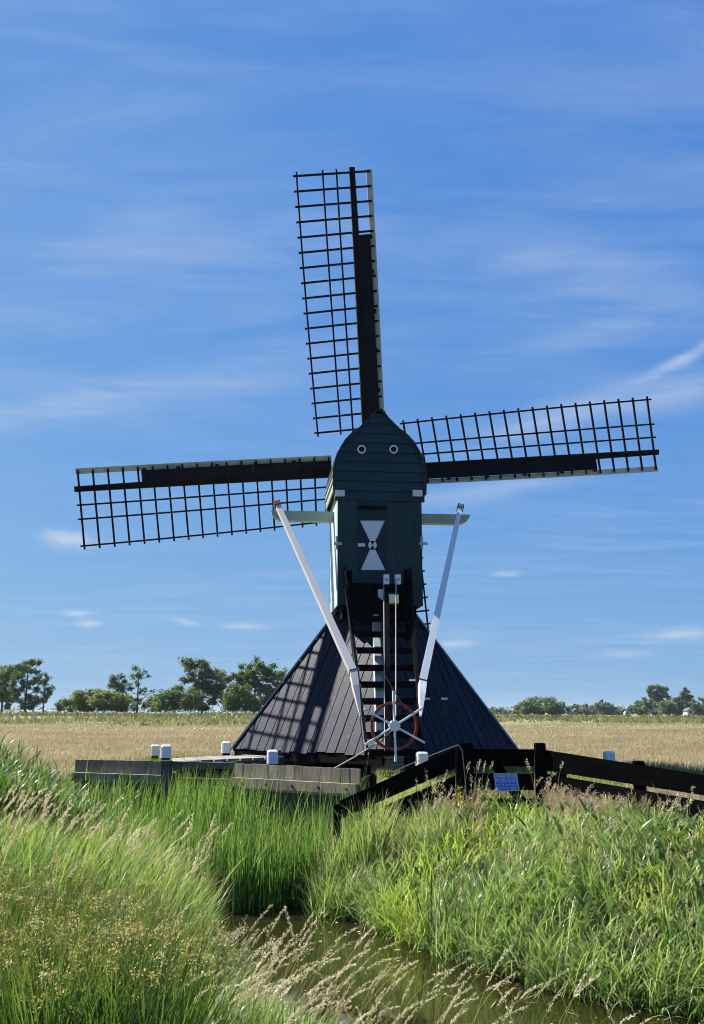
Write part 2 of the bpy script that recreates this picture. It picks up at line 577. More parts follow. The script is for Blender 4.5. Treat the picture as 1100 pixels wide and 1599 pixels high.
# material of the ground: dry hay field, greener rough strip behind, mown lawn by the mill, dark soil on the banks
m, t, b = base_mat('ground')
geo = t.new('ShaderNodeNewGeometry').outputs['Position']
sx = t.new('ShaderNodeSeparateXYZ')
t.put(sx.inputs[0], geo)
zone = t.new('ShaderNodeAttribute', attribute_name='bank').outputs['Fac']
lawn = t.new('ShaderNodeAttribute', attribute_name='lawn').outputs['Fac']
na = t.noise(t.mapping(geo, (0.05, 0.16, 1)), 1.0, 6, 0.6, 0.3)
nb = t.noise(t.mapping(geo, (0.5, 1.2, 1)), 1.0, 6, 0.7)
nc = t.noise(t.mapping(geo, (0.02, 0.05, 1)), 1.0, 4, 0.6, 0.2)
tan_ = t.ramp(t.math('ADD', t.math('MULTIPLY', na, 0.6), t.math('MULTIPLY', nb, 0.4)),
              [(0.30, (0.15, 0.13, 0.07)), (0.45, (0.23, 0.19, 0.118)), (0.58, (0.29, 0.235, 0.155)), (0.72, (0.185, 0.165, 0.09))])
grn = t.ramp(t.math('ADD', t.math('MULTIPLY', nc, 0.5), t.math('MULTIPLY', nb, 0.5)),
             [(0.35, (0.11, 0.115, 0.05)), (0.5, (0.17, 0.165, 0.08)), (0.65, (0.22, 0.195, 0.105))])
yy = t.math('ADD', sx.outputs[1], t.math('MULTIPLY', t.math('SUBTRACT', nc, 0.5), 60))
fieldc = t.mix(t.maprange(yy, 58, 90, 0, 1, True), tan_, grn)
lawnc = t.ramp(nb, [(0.3, (0.07, 0.10, 0.022)), (0.7, (0.13, 0.155, 0.04))])
c1 = t.mix(lawn, fieldc, lawnc)
soil = t.ramp(t.noise(geo, 3.0, 5, 0.6), [(0.3, (0.045, 0.042, 0.02)), (0.7, (0.085, 0.085, 0.035))])
c2 = t.mix(zone, c1, soil)
t.put(b.inputs['Base Color'], c2)
b.inputs['Roughness'].default_value = 0.95
b.inputs['Specular IOR Level'].default_value = 0.1
bp = t.new('ShaderNodeBump')
bp.inputs['Strength'].default_value = 0.6
bp.inputs['Distance'].default_value = 0.12
t.put(bp.inputs['Height'], t.noise(t.mapping(geo, (2.0, 3.0, 2)), 1.0, 6, 0.7))
t.put(b.inputs['Normal'], bp.outputs[0])
M['ground'] = m
gm = grid_mesh('ground', GX, GY, GZ, m)
bank = (1 - sm(13.2, 14.0, GY)) * np.where(np.abs(GX) < 300, 1, 1)
bank = np.maximum(bank, (signed(PIT, GX, GY) < 0.12).astype(float))
bank = np.where((GX < -4.4), np.maximum(bank, 1 - sm(15.5, 17.5, GY)), bank)
lawnv = (1 - sm(0, 1.5, GY - np.where(GX > 2.6, 16.2, 19.5))) * (1 - sm(5, 7.5, np.abs(GX - 1.5)))
attr(gm, 'bank', bank)
attr(gm, 'lawn', lawnv)
tag(link('ground', gm), 'flat dry tan hay field with greener rough strip, running down to ditch banks', 'field', kind='structure')

# water
m, t, b = base_mat('ditch_water')
geo = t.new('ShaderNodeNewGeometry').outputs['Position']
b.inputs['Base Color'].default_value = (0.012, 0.013, 0.004, 1)
b.inputs['Roughness'].default_value = 0.03
b.inputs['IOR'].default_value = 1.33
b.inputs['Specular IOR Level'].default_value = 0.5
nz = t.noise(t.mapping(geo, (1.2, 2.6, 1)), 1.6, 4, 0.55, 0.4)
nz2 = t.noise(t.mapping(geo, (4, 7, 1)), 2.5, 3, 0.5)
bp = t.new('ShaderNodeBump')
bp.inputs['Strength'].default_value = 0.05
bp.inputs['Distance'].default_value = 0.02
t.put(bp.inputs['Height'], t.math('ADD', nz, t.math('MULTIPLY', nz2, 0.25)))
t.put(b.inputs['Normal'], bp.outputs[0])
M['water'] = m
mb = MB()
mb.add([(-6, 3, WATER_Z), (12, 3, WATER_Z), (12, 19, WATER_Z), (-6, 19, WATER_Z)], [(0, 1, 2, 3)])
tag(mb.build('water', m), 'still dark olive water of the ditch reflecting reeds and sky', 'water', kind='structure')

# ------------------------------------------------------------------ the windmill
MC = np.array([0.4232, 18.3, 0.0])
TH = math.radians(6)
MILL = empty('windmill', MC, TH)
tag(MILL, 'small green post windmill with black plank base and four lattice sails', 'windmill')
RT = Matrix.Translation(Vector(MC)) @ Matrix.Rotation(TH, 4, 'Z')
RTI = RT.inverted()
ER = np.array([math.cos(TH), math.sin(TH), 0])
EB = np.array([-math.sin(TH), math.cos(TH), 0])


def loc(pw):
    return RTI @ Vector(pw)


def lp(u, v, yl):
    """photo pixel onto the mill's own plane y = yl; the mill's coordinates"""
    return loc(atplane(u, v, MC + EB * yl, EB))


# --- plank base: a four sided pyramid standing corner on
A3 = loc((MC[0] + 0.02, MC[1], 3.77))
cw = [at(365, 1170, 18.24), at(603, 1177, 15.7), at(805, 1171, 18.36)]
cw.append(cw[0] + cw[2] - cw[1])
for q in cw:
    q[2] = 0.295
CR = [loc(q) for q in cw]
base = MB()
ins = [c_ + (A3 - c_) * 0.02 + Vector((-c_.x, -c_.y, 0)) * 0.02 for c_ in CR]
top_in = A3 - Vector((0, 0, 0.06))
base.add(ins + [top_in], [(0, 1, 4), (1, 2, 4), (2, 3, 4), (3, 0, 4), (3, 2, 1, 0)])
BASE = base.build('plank_base', M['tar_dark'], MILL)


def clip(poly, a, b_, c_):
    out = []
    for i in range(len(poly)):
        p_, q = poly[i], poly[(i + 1) % len(poly)]
        fp, fq = a * p_[0] + b_ * p_[1] - c_, a * q[0] + b_ * q[1] - c_
        if fp <= 0:
            out.append(p_)
        if (fp < 0 < fq) or (fq < 0 < fp):
            s_ = fp / (fp - fq)
            out.append((p_[0] + (q[0] - p_[0]) * s_, p_[1] + (q[1] - p_[1]) * s_))
    return out


NPL = 17
for fi in range(4):
    P, Q = CR[fi], CR[(fi + 1) % 4]
    ex = (Q - P)
    L = ex.length
    ex.normalize()
    nrm = ex.cross(A3 - P).normalized()
    if nrm.z < 0:
        nrm = -nrm
    ey = nrm.cross(ex)
    if ey.z < 0:
        ey = -ey
    ax_, ay_ = (A3 - P).dot(ex), (A3 - P).dot(ey)
    tri = [(0, 0), (L, 0), (ax_, ay_)]
    pw = L / NPL
    for k in range(NPL):
        x0, x1 = k * pw + 0.010, (k + 1) * pw - 0.010
        poly = clip(tri, 1, 0, x1)
        poly = clip(poly, -1, 0, -x0)
        poly = clip(poly, 0, -1, 0.015 + random.uniform(-0.01, 0.012)) if False else poly
        poly = clip(poly, 0, 1, ay_ * 0.80)
        if len(poly) < 3:
            continue
        off = random.uniform(-0.004, 0.006)
        dn = random.uniform(0.0, 0.045)
        pts = []
        for (x, y) in poly:
            yv = y - dn if y < 1e-6 else y
            pts.append(P + ex * x + ey * yv + nrm * off)
        pb = MB()
        pb.prism(pts, nrm * 0.026)
        pb.build('plank', M['tar'], BASE)
for i in range(4):
    hb = MB()
    c_ = CR[i]
    d = (A3 - c_)
    out = Vector((c_.x, c_.y, 0.9)).normalized()
    hb.bar(c_ + out * 0.035 - d * 0.008, c_ + d * 0.78 + out * 0.035, 0.10, 0.03, out)
    hb.build('hip_board', M['hip'], BASE)
fr = MB()
FRM = None
for i in range(4):
    P, Q = CR[i] * 0.965, CR[(i + 1) % 4] * 0.965
    P.z = Q.z = 0.21
    sb = MB()
    sb.bar(P, Q, 0.16, 0.15)
    if i == 0:
        FRM = sb.build('sill_frame', M['tar_dark'], MILL)
    else:
        sb.build('sill_beam', M['tar_dark'], FRM)

# --- body
YF = -0.87
BD = 1.75
bl, br = lp(527, 945, YF), lp(661, 945, YF)
tl_, tr_ = lp(525.5, 771, YF), lp(660, 771, YF)
BX0, BX1 = bl.x, br.x
BZ0, BZ1 = 2.86, tl_.z
BCX = (BX0 + BX1) / 2
body = MB()
body.box(BX0 + 0.03, BX1 - 0.03, YF + 0.03, YF + BD - 0.03, BZ0 + 0.02, BZ1 + 0.3)
BODY = body.build('body', M['tar_dark'], MILL)
nb_ = 9
for k in range(nb_):
    x0 = BX0 + (BX1 - BX0) * k / nb_
    x1 = BX0 + (BX1 - BX0) * (k + 1) / nb_
    bb = MB()
    bb.box(x0 + 0.0007, x1 - 0.0007, YF + random.uniform(0, 0.0015), YF + 0.028, BZ0, BZ1 + 0.05)
    bb.build('wall_board', M['green'], BODY)
    bb = MB()
    bb.box(x0 + 0.002, x1 - 0.002, YF + BD - 0.028, YF + BD, BZ0, BZ1 + 0.05)
    bb.build('wall_board', M['green'], BODY)
for sgn, xx in ((-1, BX0), (1, BX1)):
    for k in range(9):
        y0 = YF + 0.03 + (BD - 0.06) * k / 9
        y1 = YF + 0.03 + (BD - 0.06) * (k + 1) / 9
        bb = MB()
        o_ = random.uniform(0, 0.004)
        xa, xb = sorted((xx - sgn * 0.001 - sgn * o_, xx - sgn * 0.029))
        bb.box(xa, xb, y0 + 0.003, y1 - 0.003, BZ0 + 0.0, BZ1 + 0.04)
        bb.build('wall_board', M['side'], BODY)
und = MB()
und.box(BX0 + 0.1, BX1 - 0.1, YF + 0.15, YF + BD - 0.15, BZ0 - 0.22, BZ0 + 0.015)
und.build('collar_beam', M['tar_dark'], MILL)

# --- hood with bell shaped gable
prof_px = [(6.5, 643), (9, 649), (14, 655), (22, 663), (30, 671), (43, 681), (52, 691), (58, 701), (64, 712), (68, 724), (70.5, 737), (71.5, 750), (70.5, 768)]
prof = []
for hw, yv in prof_px:
    a_ = lp(593 + hw, yv, YF)
    c0 = lp(593, yv, YF)
    prof.append((a_.x - c0.x, a_.z))
prof = prof[::-1]            # bottom to top
zs_ = [q[1] for q in prof]
hs_ = [q[0] for q in prof]


def half(z):
    return float(np.interp(z, zs_, hs_))


hood = MB()
poly = [(BCX + h - 0.05, YF + 0.05, z) for h, z in prof] + [(BCX - h + 0.05, YF + 0.05, z) for h, z in reversed(prof)]
poly = [q for q in poly if abs(q[0] - BCX) > 0.005]
hood.prism(poly, (0, BD - 0.1, 0))
HOOD = hood.build('hood', M['roof_dark'], MILL)
nco = 9
zt = zs_[-1] - 0.06
for face in (0, 1):
    for k in range(nco):
        z0 = BZ1 - 0.12 + (zt - BZ1 + 0.12) * k / nco
        z1 = BZ1 - 0.12 + (zt - BZ1 + 0.12) * (k + 1) / nco + 0.02
        ya = YF - 0.028 if face == 0 else YF + BD + 0.028
        yb = YF - 0.004 if face == 0 else YF + BD + 0.004
        steps = 5
        pts_r, pts_l = [], []
        vs, fs = [], []
        for i in range(steps + 1):
            z = z0 + (z1 - z0) * i / steps
            hw = half(max(z, zs_[0])) - 0.012
            y_out = ya + (yb - ya) * i / steps
            yin = YF + 0.045 if face == 0 else YF + BD - 0.045
            vs += [(BCX - hw, y_out, z), (BCX + hw, y_out, z), (BCX + hw, yin, z), (BCX - hw, yin, z)]
        for i in range(steps):
            a_ = i * 4
            for j in range(4):
                fs.append((a_ + j, a_ + (j + 1) % 4, a_ + 4 + (j + 1) % 4, a_ + 4 + j))
        fs += [(3, 2, 1, 0), tuple(steps * 4 + j for j in range(4))]
        gb = MB()
        gb.add(vs, fs)
        gb.build('gable_board', M['gable'], HOOD)
# lapped roof boards following the bell curve, both flanks
arc = [0.0]
for i in range(1, len(prof)):
    arc.append(arc[-1] + math.hypot(prof[i][0] - prof[i - 1][0], prof[i][1] - prof[i - 1][1]))
NRB = 13
for sgn in (-1, 1):
    for k in range(NRB):
        s0, s1 = arc[-1] * k / NRB - (0.0 if k else 0.05), arc[-1] * (k + 1) / NRB + 0.015
        p0 = Vector((float(np.interp(max(s0, 0), arc, hs_)), 0, float(np.interp(max(s0, 0), arc, zs_)) + min(s0, 0)))
        p1 = Vector((float(np.interp(s1, arc, hs_)), 0, float(np.interp(s1, arc, zs_))))
        d = (p1 - p0).normalized()
        n_ = Vector((d.z, 0, -d.x))
        q = [p0 + n_ * 0.030, p1 + n_ * 0.006, p1 - n_ * 0.014, p0 + n_ * 0.006]
        e0 = random.uniform(-0.006, 0.006)
        rb = MB()
        rb.prism([(BCX + sgn * v_.x, YF - 0.045 + e0, v_.z) for v_ in q], (0, BD + 0.10, 0))
        rb.build('roof_board', M['roof'], HOOD)
rc = MB()
zc_ = zs_[-1]
rc.prism([(BCX - 0.085, YF - 0.05, zc_ - 0.01), (BCX + 0.085, YF - 0.05, zc_ - 0.01), (BCX + 0.05, YF - 0.05, zc_ + 0.045), (BCX - 0.05, YF - 0.05, zc_ + 0.045)], (0, BD + 0.12, 0))
rc.build('ridge_cap', M['tar'], HOOD)
for sgn in (-1, 1):       # verge trim along the gable edge
    vb = MB()
    pts = [(BCX + sgn * (h + 0.004), YF - 0.052, z) for h, z in prof]
    for i in range(len(pts) - 1):
        vb.bar(pts[i], pts[i + 1], 0.018, 0.034, (0, 1, 0) if False else (0, 0, 1) if abs(pts[i + 1][2] - pts[i][2]) < 0.02 else (sgn, 0, 0.3))
    vb.build('verge_board', M['roof_dark'], HOOD)

# eyes
for ux in (565, 615):
    c_ = lp(ux, 701.5, YF - 0.03)
    ring = MB()
    n = 24
    vs, fs = [], []
    for i in range(n):
        a_ = 2 * math.pi * i / n
        for r_, yo in ((0.083, 0.02), (0.080, -0.012), (0.056, -0.012), (0.052, 0.02)):
            vs.append((c_.x + r_ * math.cos(a_), c_.y + yo, c_.z + r_ * math.sin(a_)))
    for i in range(n):
        j = (i + 1) % n
        for k in range(3):
            fs.append((i * 4 + k, j * 4 + k, j * 4 + k + 1, i * 4 + k + 1))
    ring.add(vs, fs)
    ro = ring.build('round_vent', M['white_clean'], MILL, True)
    hole = MB()
    hole.prism([(c_.x + 0.056 * math.cos(2 * math.pi * i / n), c_.y + 0.004, c_.z + 0.056 * math.sin(2 * math.pi * i / n)) for i in range(n)], (0, 0.02, 0))
    hole.build('opening', M['black'], ro)

# white eave blocks
for (ua, ub) in ((523.8, 538.5), (645, 659.8)):
    a_, b_ = lp(ua, 774.5, YF - 0.06), lp(ub, 765.5, YF - 0.06)
    eb = MB()
    eb.box(a_.x, b_.x, YF - 0.075, YF + 0.14, a_.z, b_.z)
    eb.build('eave_block', M['white'], MILL)
# thin dark drip strip below the gable
ds = MB()
a_, b_ = lp(538, 781, YF), lp(646, 778.5, YF)
ds.box(a_.x, b_.x, YF - 0.012, YF + 0.01, a_.z, b_.z)
ds.build('drip_strip', M['roof_dark'], HOOD)

# door
a_, b_ = lp(562, 915, YF), lp(603, 794, YF)
DX0, DX1, DZ0, DZ1 = a_.x, b_.x, a_.z, b_.z
door = MB()
door.box(DX0, DX1, YF - 0.010, YF + 0.02, DZ0, DZ1)
DOOR = door.build('door', M['door'], MILL)
for k in range(3):
    xa, xb = DX0 + (DX1 - DX0) * k / 3, DX0 + (DX1 - DX0) * (k + 1) / 3
    db = MB()
    db.box(xa + 0.003, xb - 0.003, YF - 0.024, YF - 0.008, DZ0 + 0.004, DZ1 - 0.004)
    db.build('door_board', M['door'], DOOR)
lt = MB()
a_, b_ = lp(560, 795.5, YF), lp(603.5, 790.5, YF)
lt.box(a_.x, b_.x, YF - 0.045, YF, a_.z, b_.z)
lt.build('lintel', M['black'], DOOR)
YD = YF - 0.025
for tri_ in ([(562.8, 813.2), (601, 813.2), (586.5, 845), (577.8, 845)], [(577.8, 858.5), (586.5, 858.5), (601.5, 890), (564, 890)]):
    tm = MB()
    tm.prism([lp(u, v, YD) for u, v in tri_], (0, -0.008, 0))
    tm.build('emblem_triangle', M['emblem'], DOOR)
cc = lp(582, 851.3, YD)
for i, (a0, a1) in enumerate(((62, 118), (118, 242), (242, 298), (298, 422))):
    em = MB()
    n = 8
    em.prism([(cc.x, YD, cc.z)] + [(cc.x + 0.079 * math.cos(math.radians(a0 + (a1 - a0) * j / n)), YD, cc.z + 0.079 * math.sin(math.radians(a0 + (a1 - a0) * j / n))) for j in range(n + 1)], (0, -0.008 - 0.001 * (i % 2), 0))
    em.build('emblem_sector', M['emblem'] if i in (1, 3) else M['black'], DOOR)
ltc = MB()
a_, b_ = lp(559, 853.5, YD), lp(570, 849, YD)
ltc.box(a_.x, b_.x, YD - 0.035, YD, a_.z, b_.z)
ltc.build('latch', M['emblem'], DOOR)
hg = MB()
a_, b_ = lp(557, 832, YD), lp(566, 829.5, YD)
hg.box(a_.x, b_.x, YD - 0.02, YD, a_.z, b_.z)
hg.build('hinge', M['iron'], DOOR)

# small white crossed cleats on the corners of the body
for ux, sg in ((525.5, -1), (658.5, 1)):
    c_ = lp(ux, 849, YF)
    cl_ = MB()
    cl_.box(c_.x - 0.02, c_.x + 0.02, YF - 0.055, YF + 0.05, c_.z - 0.10, c_.z + 0.13)
    cl_.box(c_.x - 0.055, c_.x + 0.095 if sg < 0 else c_.x + 0.10, YF - 0.085, YF - 0.056, c_.z - 0.035, c_.z + 0.015)
    cl_.build('corner_cleat', M['old_white'], MILL)

# cross beam through the body, rounded under its ends
YB = 0.0
la, ra = lp(423, 802, YB), lp(733, 803, YB)
zt_, zb_ = lp(500, 800, YB).z, lp(500, 815, YB).z
pts = [(la.x, zt_ - 0.01), (la.x + 0.02, zt_), (ra.x - 0.02, zt_), (ra.x, zt_ - 0.01), (ra.x - 0.02, zt_ - 0.06), (ra.x - 0.08, zb_ + 0.05), (ra.x - 0.17, zb_ + 0.01), (ra.x - 0.22, zb_),
       (la.x + 0.22, zb_), (la.x + 0.17, zb_ + 0.01), (la.x + 0.08, zb_ + 0.05), (la.x + 0.02, zt_ - 0.06)]
cb = MB()
cb.prism([(x, YB - 0.09, z) for x, z in pts], (0, 0.18, 0))
cb.build('cross_beam', M['pale_green'], MILL)

# braces from the beam ends down to the tail
YT = -3.25                    # mill's y of the low end of the tail
for (top, mid, tip, cap, side_) in (((434.5, 791), (552, 1050), (563.5, 1118), (434, 787), 'l'), ((718.5, 796), (660, 1066), (657.5, 1118), (720, 791), 'r')):
    T_ = lp(*top, YB - 0.20)
    yk = -2.75
    K_ = lp(*mid, yk)
    E_ = lp(*tip, YT)
    dirn = (K_ - T_).normalized()
    bm_ = MB()
    w0, w1 = 0.092, 0.122
    bm_.bar(T_, K_, w0, 0.10, (0, -1, 0.6), w1, 0.12)
    side = dirn.cross(Vector((0, -1, 0.6))).normalized()
    u = side.cross(dirn).normalized()
    vs = [K_ + side * (sx_ * w1 / 2) + u * (sz_ * 0.075) for sx_, sz_ in ((-1, -1), (1, -1), (1, 1), (-1, 1))]
    # the pointed foot
    vs2 = [E_ + side * (sx_ * 0.012) + u * (sz_ * 0.02) for sx_, sz_ in ((-1, -1), (1, -1), (1, 1), (-1, 1))]
    K2 = K_ + (E_ - K_) * 0.36
    vm = [K2 + side * (sx_ * w1 / 2 * (0.86)) + u * (sz_ * 0.07) for sx_, sz_ in ((-1, -1), (1, -1), (1, 1), (-1, 1))]
    bm_.add(vs + vm + vs2, [(0, 1, 5, 4), (1, 2, 6, 5), (2, 3, 7, 6), (3, 0, 4, 7), (4, 5, 9, 8), (5, 6, 10, 9), (6, 7, 11, 10), (7, 4, 8, 11), (8, 9, 10, 11)])
    bo = bm_.build('brace', M['old_white'] if side_ == 'l' else M['white'], MILL)
    cm = MB()
    cq = T_ - dirn * 0.03
    cm.bar(cq + dirn * 0.02, cq - dirn * 0.075, 0.125, 0.14, (0, -1, 0.6))
    co_ = cm.build('brace_cap', M['red'] if side_ == 'l' else M['iron'], bo)
    if side_ == 'r':
        wm = MB()
        wm.bar(cq + dirn * 0.02, cq - dirn * 0.055, 0.09, 0.16, (0, -1, 0.6))
        wm.build('cap_plate', M['old_white'], bo)
    st = MB()
    st.bar(K_ - dirn * 0.012, K_ + dirn * 0.010, w1 + 0.012, 0.160, (0, -1, 0.6))
    st.build('strap', M['iron'], bo)

# tail beam, rising post boards, pulleys and hanging ropes
tb = MB()
ta, te = lp(592, 935, -0.95), lp(601, 1150, YT + 0.15)
tb.bar(ta + Vector((-0.02, 0.45, 0)), te + Vector((-0.02, 0.36, 0)), 0.10, 0.24, (0, -1, 0.8), 0.13, 0.26)
tb.build('tail_beam', M['side'], MILL)
tp = MB()
p0, p1 = lp(603.6, 912, -1.25), lp(606, 1172, YT)
tp.bar(p0, p1, 0.085, 0.06, (0, -1, 0.8), 0.09, 0.06)
tpo = tp.build('tail_post', M['tar_dark'], MILL)
tpe = MB()
tpe.bar(p0 + Vector((-0.046, 0, 0)), p1 + Vector((-0.049, 0, 0)), 0.006, 0.064, (0, -1, 0.8))
tpe.build('lit_edge_strip', M['old_white'], tpo)  # pale strip standing in for the sunlit left edge of the post
for (u0, u1) in ((599, 607.2), (617, 625)):
    a_, b_ = lp(u0, 913, -1.22), lp(u1, 898, -1.22)
    pm = MB()
    pm.box(a_.x, b_.x, -1.30, -1.18, a_.z, b_.z)
    po = pm.build('pulley_block', M['white_clean'], MILL)
    pi = MB()
    zz = a_.z + (b_.z - a_.z) * 0.35
    pi.box(a_.x + 0.018, b_.x - 0.018, -1.304, -1.29, zz, zz + 0.05)
    pi.build('sheave', M['galv'], po)
a_, b_ = lp(606.5, 942.5, -1.38), lp(622, 929, -1.38)
cbx = MB()
cbx.box(a_.x, b_.x, -1.45, -1.28, a_.z, b_.z)
cbo = cbx.build('counterweight', M['cream'], MILL)
cbt = MB()
cbt.box(a_.x - 0.01, b_.x + 0.01, -1.455, -1.27, b_.z + 0.002, b_.z + 0.035)
cbt.build('weight_lid', M['iron'], cbo)
a_, b_ = lp(591.5, 936, -1.2), lp(598.5, 920, -1.2)
brk = MB()
brk.prism([(a_.x, -1.2, b_.z), (b_.x, -1.2, b_.z + 0.0), (b_.x, -1.2, a_.z - 0.02), (a_.x, -1.2, a_.z + 0.05)], (0, 0.1, 0))
brk.build('bracket', M['white'], MILL)
rp = MB()
rp.tube([lp(618.5, 899, -1.24), lp(618.3, 1010, -2.2), lp(618.3, 1118, YT - 0.02)], 0.011, 5)
rp.build('rope', M['rope'], MILL)
rp = MB()
rp.tube([lp(598, 1048, -2.6), lp(615, 1078, -2.95), lp(633, 1107, YT - 0.05)], 0.006, 4)
rp.build('wire', M['iron'], MILL)

# stairs
treads_y = [914, 937, 962, 986, 1011, 1038, 1064, 1090, 1116.5, 1143, 1170]
yt0, yt1 = -0.98, YT + 0.05
STL = []
sm_ = MB()
NT_ = len(treads_y)


def sx(i, right):
    f = i / (NT_ - 1)
    return (541 + 31 * f) if not right else (641 + 17 * f)


for right in (False, True):
    s_ = MB()
    i0, i1 = -0.9, NT_ - 0.85
    a_ = lp(sx(i0, right), 914 - 22, yt0 + 0.17)
    b_ = lp(sx(i1, right), 1176, yt1 - 0.05)
    s_.bar(a_, b_, 0.045, 0.20, (0, -1, 0.8))
    STL.append(s_)
STAIR = STL[0].build('staircase', M['tar_dark'], MILL)
se = MB()
a_, b_ = lp(541.5, 912, yt0 - 0.06), lp(571, 1172, yt1 - 0.14)
se.bar(a_, b_, 0.03, 0.012, (0, -1, 0.8))
se.build('lit_stringer_edge', M['hip'], STAIR)  # pale strip drawn as the sunlit edge of the stringer
STL[1].build('stringer', M['tar_dark'], STAIR)
for i, yv in enumerate(treads_y):
    f = i / (NT_ - 1)
    yl = yt0 + (yt1 - yt0) * f
    a_, b_ = lp(sx(i, False) + 2, yv, yl), lp(sx(i, True) - 2, yv, yl)
    tm = MB()
    zt2 = (a_.z + b_.z) / 2
    tm.box(a_.x, b_.x, yl - 0.02, yl + 0.17, zt2 - 0.045, zt2)
    tm.box(a_.x + 0.03, b_.x - 0.03, yl + 0.0, yl + 0.035, zt2 - 0.105, zt2 - 0.046)
    tm.build('tread', M['tar_dark'], STAIR)
for (u0, u1, v0, v1) in ((539.5, 550, 913, 891), (633, 642.5, 1000, 890)):
    nm = MB()
    a_, b_ = lp(u0, v0, -1.0), lp(u1, v1, -1.0)
    nm.box(a_.x, b_.x, -1.05, -0.96, a_.z, b_.z)
    nm.build('newel_post', M['tar_dark'], STAIR)
apn = MB()
a_, b_ = lp(545, 962, -0.9), lp(636, 912, -0.9)
apn.box(a_.x, b_.x, -0.93, -0.89, a_.z, b_.z)
apn.build('apron_board', M['tar_dark'], STAIR)
# small white pegs right of the tail, one drawing a step-nose highlight
for (u, v) in ((668, 1091), (695, 1091), (645, 1062)):
    pg = MB()
    a_ = lp(u, v, -2.75)
    pg.bar(a_ - Vector((0.05, 0, 0)), a_ + Vector((0.04, 0, 0)), 0.03, 0.03)
    pg.build('peg_glint', M['white'], MILL)

# winch wheel
WC = lp(616, 1133.5, YT - 0.12)
rim = MB()
n = 40
vs, fs = [], []
R1 = 0.345
for i in range(n):
    a_ = 2 * math.pi * i / n
    for r_, yo in ((R1 + 0.022, -0.02), (R1 - 0.022, -0.02), (R1 - 0.022, 0.02), (R1 + 0.022, 0.02)):
        vs.append((WC.x + r_ * math.cos(a_), WC.y + yo, WC.z + r_ * math.sin(a_)))
for i in range(n):
    j = (i + 1) % n
    for k in range(4):
        fs.append((i * 4 + k, j * 4 + k, j * 4 + (k + 1) % 4, i * 4 + (k + 1) % 4))
rim.add(vs, fs)
WHEEL = rim.build('winch_wheel', M['red_rim'], MILL)
for k in range(6):
    a_ = math.radians(91.5 + 60 * k)
    d = Vector((math.cos(a_), 0, math.sin(a_)))
    sp_ = MB()
    sp_.bar(WC + d * 0.07 + Vector((0, -0.028, 0)), WC + d * 0.525 + Vector((0, -0.028, 0)), 0.030, 0.04, (0, 1, 0), 0.032, 0.04)
    sp_.build('spoke', M['white_clean'], WHEEL)
hx = MB()
hx.prism([(WC.x + 0.088 * math.cos(math.radians(60 * k)), WC.y - 0.07, WC.z + 0.088 * math.sin(math.radians(60 * k))) for k in range(6)], (0, 0.10, 0))
hx.build('hub_plate', M['white_clean'], WHEEL)
axl = MB()
axl.tube([WC + Vector((0, 0.031, 0)), WC + Vector((0, 0.5, 0.02))], 0.05, 10)
axl.build('axle', M['tar_dark'], WHEEL)

# --- sails
TILT = math.radians(11)
NW = -EB * math.cos(TILT) + np.array([0, 0, -math.sin(TILT)])
HW = at(577, 735, 19.85)
tips = {'left': (117, 764), 'right': (1028, 706), 'up': (549.7, 262)}
dirs = {k: atplane(*v, HW, NW) - HW for k, v in tips.items()}
dl = dirs['up'] / np.linalg.norm(dirs['up'])
dirs['down'] = -dl * 5.75
LREF = 6.2
U0 = 0.0
NB = 18
U_IN = 0.140
wd = {'bar': (0.035, 0.042)}


def tw(u):
    f = min(max((u / LREF - 0.1) / 0.9, 0), 1)
    return math.radians(30 - 23 * f)


def sp3(u, v):
    a = tw(u)
    k = 0.97 + 0.03 * (u / LREF)
    return Vector((u, v * k * math.cos(a), -v * k * math.sin(a)))


mesh_cache = []
stock = MB()
stock.bar((0, 0, 0), (LREF, 0, 0), 0.20, 0.20, (0, 0, 1), 0.115, 0.10)
stock_m = stock.mesh('stock', M['sail'])
usb = [LREF * (U_IN + (0.985 - U_IN) * i / (NB - 1)) for i in range(NB)]
VO, V2, V1, VL = 1.19, 0.63, 0.335, -0.385
for i, u in enumerate(usb):
    bm_ = MB()
    vm_ = VL - 0.005
    bm_.bar(sp3(u, vm_), sp3(u, VO + 0.075), 0.037, 0.036, (0, 0, 1))
    mesh_cache.append(('sail_bar', bm_.mesh('sail_bar', M['sail'])))
for v_ in (VO, V2, V1):
    bm_ = MB()
    us = np.linspace(usb[0] - 0.08, LREF * 0.985 + 0.07, 9)
    for i in range(8):
        bm_.bar(sp3(us[i], v_) + Vector((0, 0, 0.03)), sp3(us[i + 1] + 0.004, v_) + Vector((0, 0, 0.03)), 0.035, 0.03, (0, 0, 1))
    mesh_cache.append(('long_bar', bm_.mesh('long_bar', M['sail'])))
us = np.linspace(usb[0] - 0.06, LREF * 0.985 + 0.05, 9)
bm_ = MB()
for i in range(8):
    q = [sp3(us[i], VL - 0.045), sp3(us[i], VL + 0.075), sp3(us[i + 1], VL + 0.075), sp3(us[i + 1], VL - 0.045)]
    bm_.prism([p_ + Vector((0, 0, -0.045)) for p_ in q], (0, 0, 0.018))
mesh_cache.append(('leading_board', bm_.mesh('leading_board', M['leadboard'])))
edges = [usb[0] - 0.05, LREF * 0.27, LREF * 0.40, LREF * 0.53, LREF * 0.66, LREF * 0.775]
